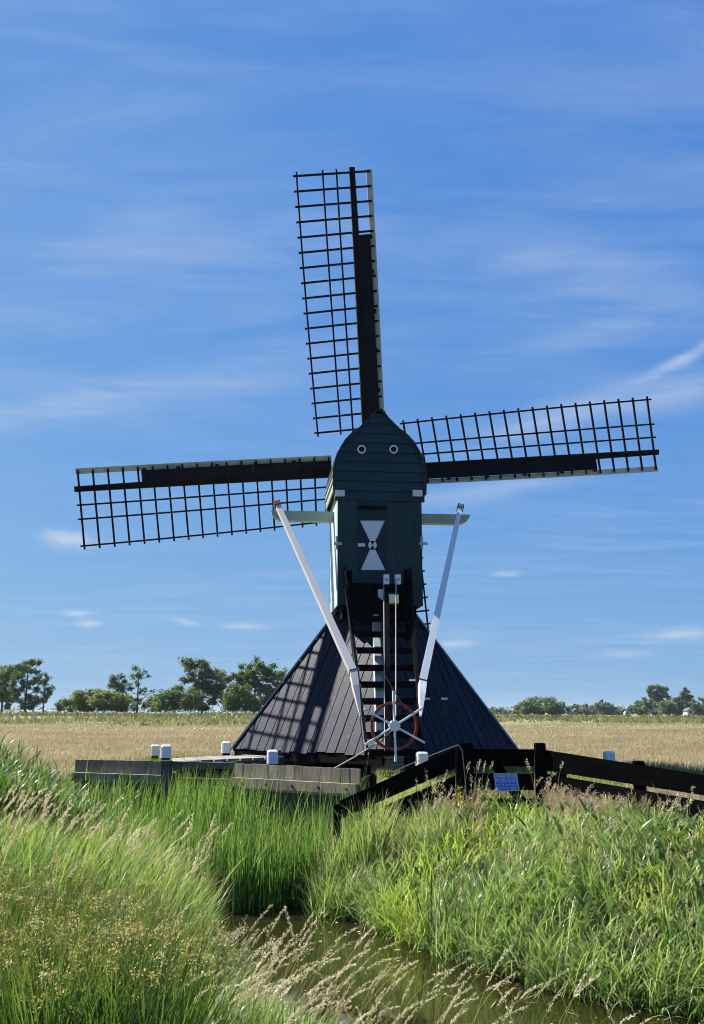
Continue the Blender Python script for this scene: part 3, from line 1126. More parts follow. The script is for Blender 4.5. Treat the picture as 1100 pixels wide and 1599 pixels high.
for i in range(5):
    u0, u1 = edges[i] + 0.0008, edges[i + 1] - 0.0008
    vv = VL + 0.085 + random.uniform(-0.012, 0.012)
    bm_ = MB()
    um = (u0 + u1) / 2
    for (ua, ub) in ((u0, um), (um, u1)):
        q = [sp3(ua, vv), sp3(ua, -0.03), sp3(ub, -0.03), sp3(ub, vv)]
        bm_.prism([p_ + Vector((0, 0, 0.032 + 0.002 * (i % 2))) for p_ in q], (0, 0, 0.022))
    # the cleat that locks the panel
    q = [sp3(u1 - 0.10, vv - 0.045), sp3(u1 - 0.10, vv - 0.001), sp3(u1 - 0.02, vv - 0.001), sp3(u1 - 0.02, vv - 0.045)]
    bm_.prism([p_ + Vector((0, 0, 0.032)) for p_ in q], (0, 0, 0.03))
    mesh_cache.append(('wind_board', bm_.mesh('wind_board', M['sailboard'])))
for key in ('up', 'left', 'right', 'down'):
    d = dirs[key]
    Ls = np.linalg.norm(d)
    e1 = d / Ls
    e3 = NW - e1 * np.dot(NW, e1)
    e3 /= np.linalg.norm(e3)
    e2 = np.cross(e3, e1)
    k = Ls / LREF
    wv = 1.0
    mw = Matrix(((e1[0] * k, e2[0] * wv, e3[0], HW[0]), (e1[1] * k, e2[1] * wv, e3[1], HW[1]), (e1[2] * k, e2[2] * wv, e3[2], HW[2]), (0, 0, 0, 1)))
    so_ = link('sail', stock_m, MILL, RTI @ mw)
    for nm, me in mesh_cache:
        link(nm, me, so_)
ws = MB()
ws.tube([loc(HW + NW * -0.15), loc(HW + NW * 1.3)], 0.17, 12)
ws.build('windshaft', M['tar_dark'], MILL)

# ------------------------------------------------------------------ brick piers under the base
def pier(x, y, rz, label, h, courses):
    pr = empty('brick_pier', (x, y, 0.0), rz)
    tag(pr, label, 'pier', 'brick piers under the mill')
    hh = h / courses
    me_a = MB().box(-0.09, 0.09, -0.19, 0.19, 0.004, hh - 0.004).mesh('brick', M['brick'])
    me_b = MB().box(-0.19, 0.19, -0.09, 0.09, 0.004, hh - 0.004).mesh('brick', M['brick'])
    core = MB().box(-0.178, 0.178, -0.178, 0.178, -0.2, h - 0.003).build('mortar', M['dark_wood'], pr)
    for c in range(courses):
        for s_ in (-1, 1):
            o = link('brick', me_a if c % 2 else me_b, pr)
            o.location = (s_ * 0.097, 0, c * hh) if c % 2 else (0, s_ * 0.097, c * hh)
    return pr


f_ = cw[1]
pier(f_[0] + 0.02, f_[1] + 0.34, math.radians(45), 'low brick pier under the near corner of the mill base, below winch wheel', 0.135, 2) if False else None
pier(0.57, 15.98, math.radians(46), 'low brick pier under the near corner of the mill base, below the winch wheel', 0.28, 5)
pier(cw[0][0] + 0.28, cw[0][1], math.radians(44), 'low brick pier under the left corner of the mill base', 0.28, 5)
pier(cw[2][0] - 0.28, cw[2][1], math.radians(44), 'low brick pier under the right corner of the mill base', 0.28, 5)

# ------------------------------------------------------------------ white topped mooring posts around the mill
bollards = [
    (243, 1163, 19.0, 'white-topped mooring post at the far left, partly behind its twin'),
    (260, 1163, 15.6, 'larger front one of the pair of white-topped mooring posts by the ditch wall'),
    (354, 1158, 17.75, 'white-topped mooring post standing on the grey plank deck'),
    (426, 1171, 14.95, 'white-topped mooring post between the ditch wall and the black plank base'),
    (659, 1174, 14.6, 'white-topped mooring post just right of the winch wheel behind the fence'),
    (951, 1173, 16.5, 'white-topped mooring post standing alone behind the right fence rails'),
]
for (u, v, Y, lab) in bollards:
    tpz = at(u, v, Y)
    zg = -0.2 if u == 426 else 0.03 if u not in (354,) else 0.2
    root = empty('mooring_post', (tpz[0], tpz[1], zg), math.radians(random.uniform(4, 14)))
    tag(root, lab, 'post', 'white-topped mooring posts around the mill')
    H = tpz[2] - zg
    sb = MB().box(-0.062, 0.062, -0.062, 0.062, -0.4, H - 0.17)
    sb.build('stem', M['tar_dark'], root)
    cb = MB().box(-0.080, 0.080, -0.080, 0.080, H - 0.20, H, 0.022)
    cb.build('cap', M['white_clean'], root)

# ------------------------------------------------------------------ plank deck over the outlet
deck_poly = [(-2.80, 15.40), (-0.55, 18.02), (-1.3, 18.75), (-3.02, 16.6)]
dk = empty('plank_deck', (-2.2, 16.6, 0.17))
tag(dk, 'low grey plank deck beside the mill base, behind the timber ditch wall', 'deck')
NDK = 12
P0, P1, P2, P3 = [Vector((x, y, 0)) for x, y in deck_poly]
for k in range(NDK):
    f0, f1 = k / NDK, (k + 1) / NDK
    a_, b_ = P0.lerp(P1, f0 + 0.004), P0.lerp(P1, f1 - 0.004)
    d_, c_ = P3.lerp(P2, f0 + 0.004), P3.lerp(P2, f1 - 0.004)
    pm = MB()
    zz = random.uniform(-0.004, 0.004)
    pm.prism([tuple(q - Vector((-2.2, 16.6, -zz))) for q in (a_, b_, c_, d_)], (0, 0, 0.035))
    pm.build('plank', M['deck_wood'], dk)
jb = MB()
jb.bar(tuple(P0 - Vector((-2.2, 16.6, 0.06))), tuple(P1 - Vector((-2.2, 16.6, 0.06))), 0.08, 0.10)
jb.build('joist', M['dark_wood'], dk)

# ------------------------------------------------------------------ timber ditch walls
def wall(A, B, zta, ztb, label, nboards, beam_z, mid=None):
    A, B = Vector(A), Vector(B)
    r = empty('timber_wall', (A.x, A.y, 0))
    tag(r, label, 'wall', 'timber walls along the ditch')
    d = (B - A)
    L = d.length
    d.normalize()
    n_ = Vector((d.y, -d.x, 0))
    if n_.y > 0:
        n_ = -n_
    for k in range(nboards):
        s0, s1 = L * k / nboards + 0.003, L * (k + 1) / nboards - 0.003
        za = zta + (ztb - zta) * (s0 / L) + random.uniform(-0.006, 0.006)
        zb = zta + (ztb - zta) * (s1 / L) + random.uniform(-0.006, 0.006)
        o_ = random.uniform(0, 0.008)
        pm = MB()
        p0_, p1_ = d * s0 + n_ * o_, d * s1 + n_ * o_
        pm.prism([(p0_.x, p0_.y, beam_z - 0.02), (p1_.x, p1_.y, beam_z - 0.02), (p1_.x, p1_.y, zb), (p0_.x, p0_.y, za)], -n_ * 0.035)
        pm.build('board', M['old_wood'], r)
        pm = MB()
        p0_, p1_ = d * s0 - n_ * 0.012, d * s1 - n_ * 0.012
        pm.prism([(p0_.x, p0_.y, -1.7), (p1_.x, p1_.y, -1.7), (p1_.x, p1_.y, beam_z - 0.025), (p0_.x, p0_.y, beam_z - 0.025)], -n_ * 0.03)
        pm.build('lower_board', M['dark_wood'], r)
    bm_ = MB()
    a_, b_ = n_ * 0.055 + d * 0.03, n_ * 0.055 + d * (L - 0.01)
    bm_.bar((a_.x, a_.y, beam_z - 0.065), (b_.x, b_.y, beam_z - 0.065), 0.085, 0.13)
    bo = bm_.build('wale_beam', M['old_wood'], r)
    for s_ in np.linspace(0.25, L - 0.15, max(3, int(L / 0.42))):
        bt = MB()
        q = n_ * 0.098 + d * s_
        bt.tube([(q.x, q.y, beam_z - 0.07), (q.x + n_.x * 0.014, q.y + n_.y * 0.014, beam_z - 0.07)], 0.02, 8)
        bt.build('bolt', M['iron'], bo)
    return r


W1 = at(562, 1201, 13.3)
W2 = at(367, 1192, 14.7)
W3 = at(262, 1189, 15.3)
W4 = at(118, 1186, 16.1)
wall((W2[0], W2[1], 0), (W1[0], W1[1], 0), W2[2], W1[2], 'grey timber ditch wall in front of the mill, right of the dark outlet', 14, 0.02)
wall((W4[0], W4[1], 0), (W3[0], W3[1], 0), W4[2], W3[2], 'grey timber ditch wall left of the dark outlet, ending in the reeds', 13, 0.01)
pp = MB()
pp.box(W3[0] - 0.07, W3[0] + 0.07, W3[1] - 0.12, W3[1] + 0.02, -1.6, W3[2] + 0.02)
po = pp.build('outlet_post', M['dark_wood'])
tag(po, 'dark square timber post at the left side of the ditch wall outlet', 'post')
lb = MB()
lb.bar((W3[0] + 0.09, W3[1] - 0.02, W3[2] - 0.04), (W2[0] - 0.02, W2[1] + 0.05, W2[2] - 0.04), 0.08, 0.09)
tag(lb.build('outlet_beam', M['dark_wood']), 'dark timber beam across the top of the outlet between the ditch walls', 'beam')
g0, g1 = Vector((W3[0] + 0.12, W3[1] + 0.1, 0)), Vector((W2[0] - 0.05, W2[1] + 0.2, 0))
gr = empty('outlet_grating', g0)
tag(gr, 'steel grating of thin pale bars across the dark outlet', 'grating')
for k, zz in enumerate((-0.03, -0.15, -0.27, -0.39)):
    bm_ = MB()
    bm_.bar((0, 0, zz), tuple(Vector((g1.x - g0.x, g1.y - g0.y, zz))), 0.02, 0.018)
    bm_.build('bar', M['galv'], gr)
for s_ in (0.03, 0.3, 0.62, 0.97):
    bm_ = MB()
    q = (g1 - g0) * s_
    bm_.bar((q.x, q.y + 0.03, 0.1), (q.x, q.y + 0.03, -1.4), 0.03, 0.03)
    bm_.build('upright', M['tar_dark'], gr)
# the back and cheek of the outlet chamber
bk = MB()
bk.bar((-1.65, 14.98, -0.7), (-1.3, 16.4, -0.7), 0.06, 1.5)
bk.bar((-2.75, 15.6, -0.7), (-0.35, 18.35, -0.7), 0.06, 1.55)
bk.bar((-0.02, 13.65, -0.75), (0.32, 16.2, -0.75), 0.06, 1.45)
tag(bk.build('outlet_chamber', M['tar_dark']), 'dark timber lining of the outlet chamber behind the ditch wall', 'chamber', kind='structure')

# ------------------------------------------------------------------ black board fence
def rail(parent, name, pa, pb, h, thk=0.03, mat='fence'):
    bm_ = MB()
    bm_.bar(pa, pb, thk, h)
    return bm_.build(name, M[mat], parent)


def fence_post(parent, u0, u1, v, Y, zb=-0.75):
    a_, b_ = at(u0, v, Y), at(u1, v, Y)
    bm_ = MB()
    wv = b_[0] - a_[0]
    bm_.box(a_[0], b_[0], Y - wv / 2, Y + wv / 2, zb, a_[2], 0.012)
    return bm_.build('fence_post', M['fence'], parent)


def px_rail(parent, ua, va_t, va_b, Ya, ub, vb_t, vb_b, Yb):
    a0, a1 = at(ua, va_t, Ya), at(ua, va_b, Ya)
    b0, b1 = at(ub, vb_t, Yb), at(ub, vb_b, Yb)
    bm_ = MB()
    bm_.prism([tuple(a1), tuple(b1), tuple(b0), tuple(a0)], (0.0, 0.035, 0))
    return bm_.build('rail', M['fence'], parent)


FA, FB = 12.5, 12.5
f1 = empty('board_fence', (1.2, 12.4, -0.4))
tag(f1, 'black board fence section sloping down left from the middle post to the ditch wall', 'fence', 'black board fences')
f2 = empty('board_fence', (1.9, 12.5, -0.4))
tag(f2, 'short level black board fence section carrying the blue sign', 'fence', 'black board fences')
f3 = empty('board_fence', (3.2, 11.5, -0.4))
tag(f3, 'long black board fence section falling away to the right edge of the view', 'fence', 'black board fences')
bpy.context.view_layer.update()


def keep(o, parent):
    o.parent = parent
    o.matrix_parent_inverse = Matrix.Translation(-Vector(parent.location))
    return o


keep(fence_post(None, 712, 737, 1159, FA), f2)
keep(fence_post(None, 835, 851, 1160, FB), f2)
keep(fence_post(None, 989, 1005, 1188, 11.1), f3)
keep(fence_post(None, 521, 532, 1256, 12.25, -1.4), f1)
# the back posts and struts
keep(px_rail(None, 737.5, 1170, 1197, FA - 0.02, 834.5, 1170, 1197, FB - 0.02), f2)
keep(px_rail(None, 737.5, 1208, 1234, FA - 0.02, 834.5, 1208, 1234, FB - 0.02), f2)
keep(px_rail(None, 737.5, 1247, 1270, FA - 0.02, 834.5, 1247, 1270, FB - 0.02), f2)
bm_ = MB()
bm_.bar(at(775, 1195, 12.62), at(842, 1290, 12.62), 0.06, 0.12, (0, 0, 1))
keep(bm_.build('strut', M['fence'], None), f2)
bm_ = MB()
bm_.bar(at(877, 1200, 12.9), at(877, 1275, 12.9), 0.03, 0.13, (1, 0, 0))
keep(bm_.build('back_post', M['fence'], None), f3)
# right section
keep(px_rail(None, 851.5, 1171, 1203, FB, 1130, 1215, 1247, 9.75), f3)
keep(px_rail(None, 851.5, 1208, 1236, FB, 1130, 1256, 1284, 9.75), f3)
keep(px_rail(None, 851.5, 1246, 1270, FB, 1130, 1292, 1316, 9.75), f3)
# left section
keep(px_rail(None, 711.5, 1168, 1200, FA - 0.03, 532, 1250, 1279, 12.25), f1)
keep(px_rail(None, 711.5, 1211, 1245, FA - 0.03, 597, 1260, 1295, 12.3), f1)

# small pale tags on the middle post
sg = empty('warning_sign', at(791, 1221, 12.42))
tag(sg, 'blue rectangular no entry sign with pale lettering hung on the black fence', 'sign')
quad = [(771.5, 1208.5), (806.8, 1208.5), (811, 1234.2), (776, 1235.2)]
q3 = [at(u, v, 12.42) for u, v in quad]
o3 = at(791, 1221, 12.42)
pm = MB()
pm.prism([tuple(q - o3) for q in q3], (0, 0.012, 0))
pm.build('plate', M['blue'], sg)
for i in range(4):
    a_, b_ = Vector(q3[i] - o3), Vector(q3[(i + 1) % 4] - o3)
    em = MB()
    em.bar(a_ + Vector((0, -0.004, 0)), b_ + Vector((0, -0.004, 0)), 0.009, 0.008, (0, 1, 0))
    em.build('border', M['sign_edge'], sg)
exs = Vector(q3[1] - q3[0])
eys = Vector(q3[0] - q3[3])
for (txt, size, off) in (('VERBODEN', 0.058, 0.062), ('TOEGANG', 0.058, 0.012), ('ART. 461 WETBOEK', 0.030, -0.035), ('VAN STRAFRECHT', 0.030, -0.072)):
    cu = bpy.data.curves.new('lettering', 'FONT')
    cu.body = txt
    cu.size = size
    cu.align_x = 'CENTER'
    cu.align_y = 'CENTER'
    cu.extrude = 0.0008
    to = bpy.data.objects.new('lettering', cu)
    COL.objects.link(to)
    me = bpy.data.meshes.new_from_object(to)
    bpy.data.objects.remove(to)
    me.materials.clear()
    me.materials.append(M['sign_letters'])
    lo = link('lettering', me, sg)
    lo.location = Vector((0, -0.002, 0)) + eys.normalized() * off
    lo.rotation_euler = (math.pi / 2, 0, 0)

# ropes
r1 = MB()
r1.tube([at(520, 1201, 14.6), at(556, 1181, 14.75), at(590, 1160, 14.9), at(612, 1141, 15.0)], 0.011, 5)
tag(r1.build('tether_rope', M['rope']), 'pale rope running from ditch wall up to the red and white winch wheel', 'rope')
r2 = MB()
r2.tube([at(716, 1163, 12.38), at(722, 1172, 12.36), at(725, 1200, 12.36), at(728, 1236, 12.36)], 0.0055, 5)
r2.tube([at(716, 1163, 12.38), at(700, 1169, 12.30), at(680, 1177, 12.28), at(660, 1185, 12.27), at(612, 1206, 12.2)], 0.004, 5)
tag(r2.build('fence_rope', M['rope']), 'pale rope knotted over the middle black fence post and trailing along the rail', 'rope')

# ------------------------------------------------------------------ far things: trees, bushes, house
def leafmat(name, cols, rough=0.55, transl=0.42):
    m, t, b = base_mat(name)
    at_ = t.new('ShaderNodeAttribute', attribute_name='rnd').outputs['Fac']
    oi = t.new('ShaderNodeObjectInfo').outputs['Random']
    n_ = len(cols)
    c = t.ramp(at_, [(i / (n_ - 1), q) for i, q in enumerate(cols)])
    c = t.mix(1.0, c, t.ramp(oi, [(0, (0.85, 0.9, 0.9)), (1, (1.15, 1.1, 1.0))]), 'MULTIPLY')
    t.put(b.inputs['Base Color'], c)
    b.inputs['Roughness'].default_value = rough
    b.inputs['Specular IOR Level'].default_value = 0.25
    tr = t.new('ShaderNodeBsdfTranslucent')
    t.put(tr.inputs['Color'], t.mix(1.0, c, (1.25, 1.35, 0.55, 1), 'MULTIPLY'))
    mx = t.new('ShaderNodeMixShader')
    mx.inputs[0].default_value = transl
    t.l.new(b.outputs[0], mx.inputs[1])
    t.l.new(tr.outputs[0], mx.inputs[2])
    t.l.new(mx.outputs[0], t.n['Material Output'].inputs['Surface'])
    return m


M['leaf_dark'] = leafmat('dark_leaves', [(0.048, 0.076, 0.034), (0.076, 0.112, 0.044), (0.115, 0.155, 0.058)])
M['leaf_mid'] = leafmat('mid_leaves', [(0.045, 0.075, 0.026), (0.075, 0.115, 0.036), (0.12, 0.155, 0.055)])
M['leaf_olive'] = leafmat('olive_leaves', [(0.085, 0.11, 0.035), (0.13, 0.155, 0.052), (0.19, 0.205, 0.08)])
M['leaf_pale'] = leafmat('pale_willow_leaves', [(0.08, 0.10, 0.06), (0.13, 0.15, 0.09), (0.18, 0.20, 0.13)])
M['leaf_hazed'] = leafmat('hazed_far_leaves', [(0.075, 0.105, 0.085), (0.105, 0.14, 0.11), (0.15, 0.185, 0.14)])  # blue haze of distance mixed into the leaf colour
M['bark'] = paint('bark', (0.06, 0.05, 0.04), 0.9, 0.4, 4.0)


def leaf_quads(cent, size, rng):
    n = len(cent)
    nrm = rng.normal(size=(n, 3))
    nrm[:, 2] = np.abs(nrm[:, 2]) + 0.3
    nrm /= np.linalg.norm(nrm, axis=1)[:, None]
    ref = rng.normal(size=(n, 3))
    a = np.cross(nrm, ref)
    a /= np.linalg.norm(a, axis=1)[:, None]
    b_ = np.cross(nrm, a)
    s_ = (size * rng.uniform(0.6, 1.35, n))[:, None]
    v = np.stack([cent - a * s_, cent - b_ * s_ * 0.55 + nrm * s_ * 0.15, cent + a * s_, cent + b_ * s_ * 0.55 + nrm * s_ * 0.15], 1)
    return v.reshape(-1, 3)


def quads_mesh(name, v, mat, rnd=None):
    n = len(v) // 4
    me = bpy.data.meshes.new(name)
    me.vertices.add(len(v))
    me.vertices.foreach_set('co', np.asarray(v, np.float32).ravel())
    me.loops.add(4 * n)
    me.loops.foreach_set('vertex_index', np.arange(4 * n))
    me.polygons.add(n)
    me.polygons.foreach_set('loop_start', np.arange(n) * 4)
    me.update()
    me.materials.append(mat)
    if rnd is not None:
        attr(me, 'rnd', np.repeat(rnd, 4))
    return me


def tree(name, u, v_top, w_px, v_base, Y, label, cat, mat, clumps, leaves, leafsize, group, trunk=True, open_=0.0, z0=None, lobes=None, seed=0):
    """trunk with limbs; a crown of leaf clumps placed on limb ends"""
    rng = np.random.default_rng(1000 + seed + int(u * 7 + v_top))
    b_ = at(u, v_base, Y)
    tz = at(u, v_top, Y)[2]
    zg = b_[2] if z0 is None else z0
    H = tz - zg
    wid = w_px / FPX * Y
    r = empty(name, (b_[0], Y, zg))
    tag(r, label, cat, group)
    trk = MB()
    cents = []
    if lobes is None:
        lobes = [(0, 0.62, 0.5, 0.38)]
    # every lobe: x offset (share of width), height share, half width share, half height share
    tot = sum(l[2] * l[3] for l in lobes)
    for (lx, lz, lw, lh) in lobes:
        lw, lh = lw * 1.12, lh * 1.08
        k = max(3, int(1.9 * clumps * lw * lh / tot))
        for _ in range(k):
            d = rng.normal(size=3)
            d /= np.linalg.norm(d)
            rr = rng.uniform(0.35, 1.0) ** 0.6
            cents.append((np.array([lx * wid + d[0] * lw * wid * rr, d[1] * lw * wid * rr * 0.9, lz * H + d[2] * lh * H * rr]), rr))
    if trunk:
        lean = rng.uniform(-0.03, 0.03) * H
        tr = max(0.10, H * 0.022)
        trk.tube([(0, 0, -0.3), (lean * 0.4, 0, H * 0.3), (lean, 0, H * 0.6), (lean * 1.2, 0, H * 0.86)], [tr, tr * 0.8, tr * 0.5, tr * 0.15], 7)
        for (c, rr) in cents[:: max(1, len(cents) // 14)]:
            hz = min(max(c[2] - abs(c[0]) * 0.6, H * 0.15), H * 0.7)
            p0 = Vector((lean * hz / H, 0, hz))
            p2 = Vector(c)
            p1 = p0.lerp(p2, 0.5) + Vector((0, 0, -0.04 * H))
            trk.tube([p0, p1, p2], [tr * 0.42, tr * 0.28, tr * 0.1], 5)
        trk.build('trunk', M['bark'], r, True)
    per = max(6, int(leaves * (2.2 if open_ else 2.9)) // len(cents))
    pts, rnds = [], []
    for c, rr in cents:
        cr = rng.uniform(0.6, 1.25) * (wid * H * 1.5 / max(len(cents), 1)) ** 0.5 * (0.46 if open_ else 0.60 if trunk else 0.85)
        q = rng.normal(size=(per, 3)) * cr * np.array([0.55, 0.55, 0.42])
        q = q + c
        q = q[q[:, 2] > 0.02 * H]
        pts.append(q)
        base_r = rng.uniform(0.15, 0.85)
        rnds.append(np.clip(base_r + rng.normal(size=len(q)) * 0.15, 0, 1))
    pts = np.concatenate(pts)
    rnds = np.concatenate(rnds)
    me = quads_mesh('crown', leaf_quads(pts, leafsize * 0.66, rng), mat, rnds)
    link('crown', me, r)
    return r


G1 = 'trees along the far edge of the field'
TY = 140.0
tree('broadleaf_tree', 3, 1030, 40, 1110, TY + 3, 'dark tree cut by the left edge of the view', 'tree', M['leaf_dark'], 26, 2600, 0.26, G1, lobes=[(0, .75, .4, .22), (0, .32, .5, .3)])
tree('broadleaf_tree', 39, 1027, 52, 1110, TY, 'tall dark open tree with sky gaps, second from the left edge', 'tree', M['leaf_dark'], 30, 3000, 0.25, G1, open_=1,
     lobes=[(-0.05, .84, .45, .13), (.15, .62, .35, .15), (-.25, .58, .25, .14), (0, .25, .5, .24)])
tree('slender_tree', 68, 1050, 30, 1110, TY - 2, 'slim sparse tree right beside the tall dark open tree on the left', 'tree', M['leaf_dark'], 16, 700, 0.20, G1, open_=1,
     lobes=[(-.1, .8, .3, .18), (.2, .5, .35, .16), (0, .3, .15, .1)])
tree('rounded_bush', 148, 1076, 118, 1112, TY - 6, 'broad olive green bush mound with a smooth sloping left side', 'bush', M['leaf_olive'], 60, 4200, 0.26, 'bushes along the far edge of the field', trunk=False,
     lobes=[(-.28, .28, .22, .26), (-.02, .5, .28, .42), (.22, .48, .24, .40), (.36, .36, .12, .3)])
tree('broadleaf_tree', 182, 1053, 30, 1112, TY + 2, 'small round topped tree rising behind the olive bush mound', 'tree', M['leaf_mid'], 16, 1200, 0.24, G1, lobes=[(0, .78, .45, .2), (0, .4, .35, .3)])
tree('slender_tree', 214, 1039, 42, 1112, TY + 1, 'tall thin tree with sparse leaf tufts and a bare side branch', 'tree', M['leaf_dark'], 22, 1100, 0.22, G1, open_=1,
     lobes=[(-.02, .84, .4, .14), (-.2, .55, .28, .12), (.28, .42, .25, .08), (0, .16, .5, .16)])
tree('willow_bush', 243, 1082, 26, 1112, TY + 4, 'small pale grey willow bush between the thin tree and the dark tree', 'bush', M['leaf_pale'], 12, 900, 0.20, 'bushes along the far edge of the field', trunk=False, lobes=[(0, .5, .45, .45)])
tree('rounded_bush', 276, 1072, 74, 1112, TY - 5, 'mid green bush in front of the big ragged dark tree', 'bush', M['leaf_mid'], 36, 2800, 0.24, 'bushes along the far edge of the field', trunk=False,
     lobes=[(-.2, .42, .28, .36), (.15, .5, .32, .44)])
tree('broadleaf_tree', 315, 1026, 78, 1112, TY, 'big ragged dark tree leaning left at the top, left of the mill', 'tree', M['leaf_dark'], 44, 4200, 0.27, G1,
     lobes=[(-.22, .88, .17, .1), (-.05, .72, .3, .16), (.2, .55, .3, .2), (-.28, .58, .14, .07), (.05, .3, .4, .25)])
tree('broadleaf_tree', 398, 1029, 86, 1112, TY, 'dense round dark tree just left of the mill base', 'tree', M['leaf_dark'], 56, 5200, 0.27, G1,
     lobes=[(.02, .72, .34, .26), (.2, .6, .28, .28), (-.22, .5, .26, .24), (0, .3, .46, .28)])
tree('rounded_bush', 372, 1066, 56, 1112, TY - 7, 'lighter green bush at the left foot of the dense round dark tree', 'bush', M['leaf_mid'], 26, 2200, 0.22, 'bushes along the far edge of the field', trunk=False,
     lobes=[(0, .6, .35, .34), (-.2, .3, .3, .28), (.25, .25, .28, .24)])
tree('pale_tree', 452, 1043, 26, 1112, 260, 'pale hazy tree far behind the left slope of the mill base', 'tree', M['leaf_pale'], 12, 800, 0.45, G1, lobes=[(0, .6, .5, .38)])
G2 = 'distant trees on the right horizon'
FY = 330.0
right = [
    ('broadleaf_tree', 782, 1107, 34, 'lowest hazy row of trees on the horizon touching the mill base', 'leaf_hazed', [(-.25, .5, .28, .42), (.2, .5, .3, .45)], 900, 520),
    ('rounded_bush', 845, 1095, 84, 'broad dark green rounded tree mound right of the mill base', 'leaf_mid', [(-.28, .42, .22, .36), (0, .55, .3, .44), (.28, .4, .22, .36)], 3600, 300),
    ('broadleaf_tree', 899, 1101, 26, 'low bluish tree clump right of the rounded mound', 'leaf_hazed', [(0, .5, .5, .45)], 900, 430),
    ('broadleaf_tree', 921, 1102, 24, 'second low bluish tree clump right of the rounded mound', 'leaf_hazed', [(0, .5, .5, .45)], 900, 420),
    ('broadleaf_tree', 945, 1096, 30, 'bluish round topped tree with an open crown in the middle of the right horizon', 'leaf_hazed', [(-.1, .65, .35, .32), (.2, .55, .3, .3), (0, .25, .4, .22)], 1100, 400),
    ('rounded_bush', 966, 1107, 28, 'low bluish bush right of the round topped far tree', 'leaf_hazed', [(0, .5, .5, .45)], 700, 400),
    ('broadleaf_tree', 988, 1103, 16, 'small bluish tree with an uneven top left of the paired bushes', 'leaf_hazed', [(0, .6, .4, .38)], 600, 380),
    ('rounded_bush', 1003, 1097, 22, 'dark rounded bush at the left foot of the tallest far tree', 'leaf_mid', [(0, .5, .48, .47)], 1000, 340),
    ('broadleaf_tree', 1028, 1070, 44, 'tallest pale green tree on the right horizon', 'leaf_hazed', [(0, .78, .36, .2), (.2, .6, .3, .2), (-.18, .5, .28, .22), (0, .22, .4, .22)], 3000, 330),
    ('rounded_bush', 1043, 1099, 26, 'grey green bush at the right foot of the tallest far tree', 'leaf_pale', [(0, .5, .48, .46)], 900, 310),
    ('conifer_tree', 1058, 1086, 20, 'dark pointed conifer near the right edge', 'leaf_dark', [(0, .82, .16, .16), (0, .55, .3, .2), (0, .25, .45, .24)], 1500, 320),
    ('poplar_tree', 1073, 1076, 22, 'tall narrow poplar with an uneven top near the right edge', 'leaf_hazed', [(0, .82, .26, .16), (0, .55, .38, .25), (0, .25, .42, .22)], 1600, 330),
    ('broadleaf_tree', 1094, 1090, 30, 'green tree cut by the right edge of the view', 'leaf_hazed', [(0, .6, .45, .38), (0, .25, .45, .25)], 1500, 320),
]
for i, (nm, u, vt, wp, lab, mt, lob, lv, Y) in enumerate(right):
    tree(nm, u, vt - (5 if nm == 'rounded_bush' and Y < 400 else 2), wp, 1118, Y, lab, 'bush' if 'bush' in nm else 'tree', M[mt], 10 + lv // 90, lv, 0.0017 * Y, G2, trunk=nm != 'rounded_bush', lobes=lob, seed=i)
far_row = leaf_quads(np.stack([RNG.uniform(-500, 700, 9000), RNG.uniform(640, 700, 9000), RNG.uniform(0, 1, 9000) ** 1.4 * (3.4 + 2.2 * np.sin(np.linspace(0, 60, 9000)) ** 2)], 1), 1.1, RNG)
tag(link('far_treeline', quads_mesh('far_treeline', far_row, M['leaf_hazed'], RNG.random(9000))), 'faint low line of woods along the far horizon', 'treeline', kind='stuff')

# small pale camper and a farmhouse at the right horizon
cv = at(980, 1119, 250)
cvr = empty('caravan', (cv[0], 250, ground_z(cv[0], 250)))
tag(cvr, 'tiny white caravan on the right horizon below the tallest far tree', 'caravan')
mb = MB()
mb.prism([(-0.75, -0.7, 0.3), (0.8, -0.7, 0.3), (0.85, -0.7, 0.8), (0.55, -0.7, 1.25), (-0.5, -0.7, 1.25), (-0.85, -0.7, 0.8)], (0, 1.4, 0))
mb.build('body', M['old_white'], cvr)
mb = MB()
mb.box(-0.45, 0.25, -0.72, -0.69, 0.70, 1.02)
mb.build('window', M['iron'], cvr)
for x in (-0.1, 0.3):
    mb = MB()
    mb.tube([(x, -0.6, 0.2), (x, 0.6, 0.2)], 0.2, 10)
    mb.build('wheel', M['tar_dark'], cvr)
hv = at(1079, 1113, 300)
hr = empty('farmhouse', (hv[0], 300, 0))
tag(hr, 'small pale gabled farmhouse half hidden among the trees near the right edge', 'house')
mb = MB()
mb.prism([(-1.0, 0, 0), (1.0, 0, 0), (1.0, 0, 1.5), (0, 0, 2.3), (-1.0, 0, 1.5)], (0, 4, 0))
mb.build('wall', M['pale_green'], hr)
for s_ in (-1, 1):
    mb = MB()
    mb.prism([(s_ * 1.2, -0.2, 1.37), (0, -0.2, 2.33), (0, -0.2, 2.48), (s_ * 1.2, -0.2, 1.52)], (0, 4.4, 0))
    mb.build('roof', M['dark_wood'], hr)
mb = MB()
mb.box(-0.35, 0.35, -0.03, 0.02, 0.8, 1.6)
mb.build('window', M['iron'], hr)

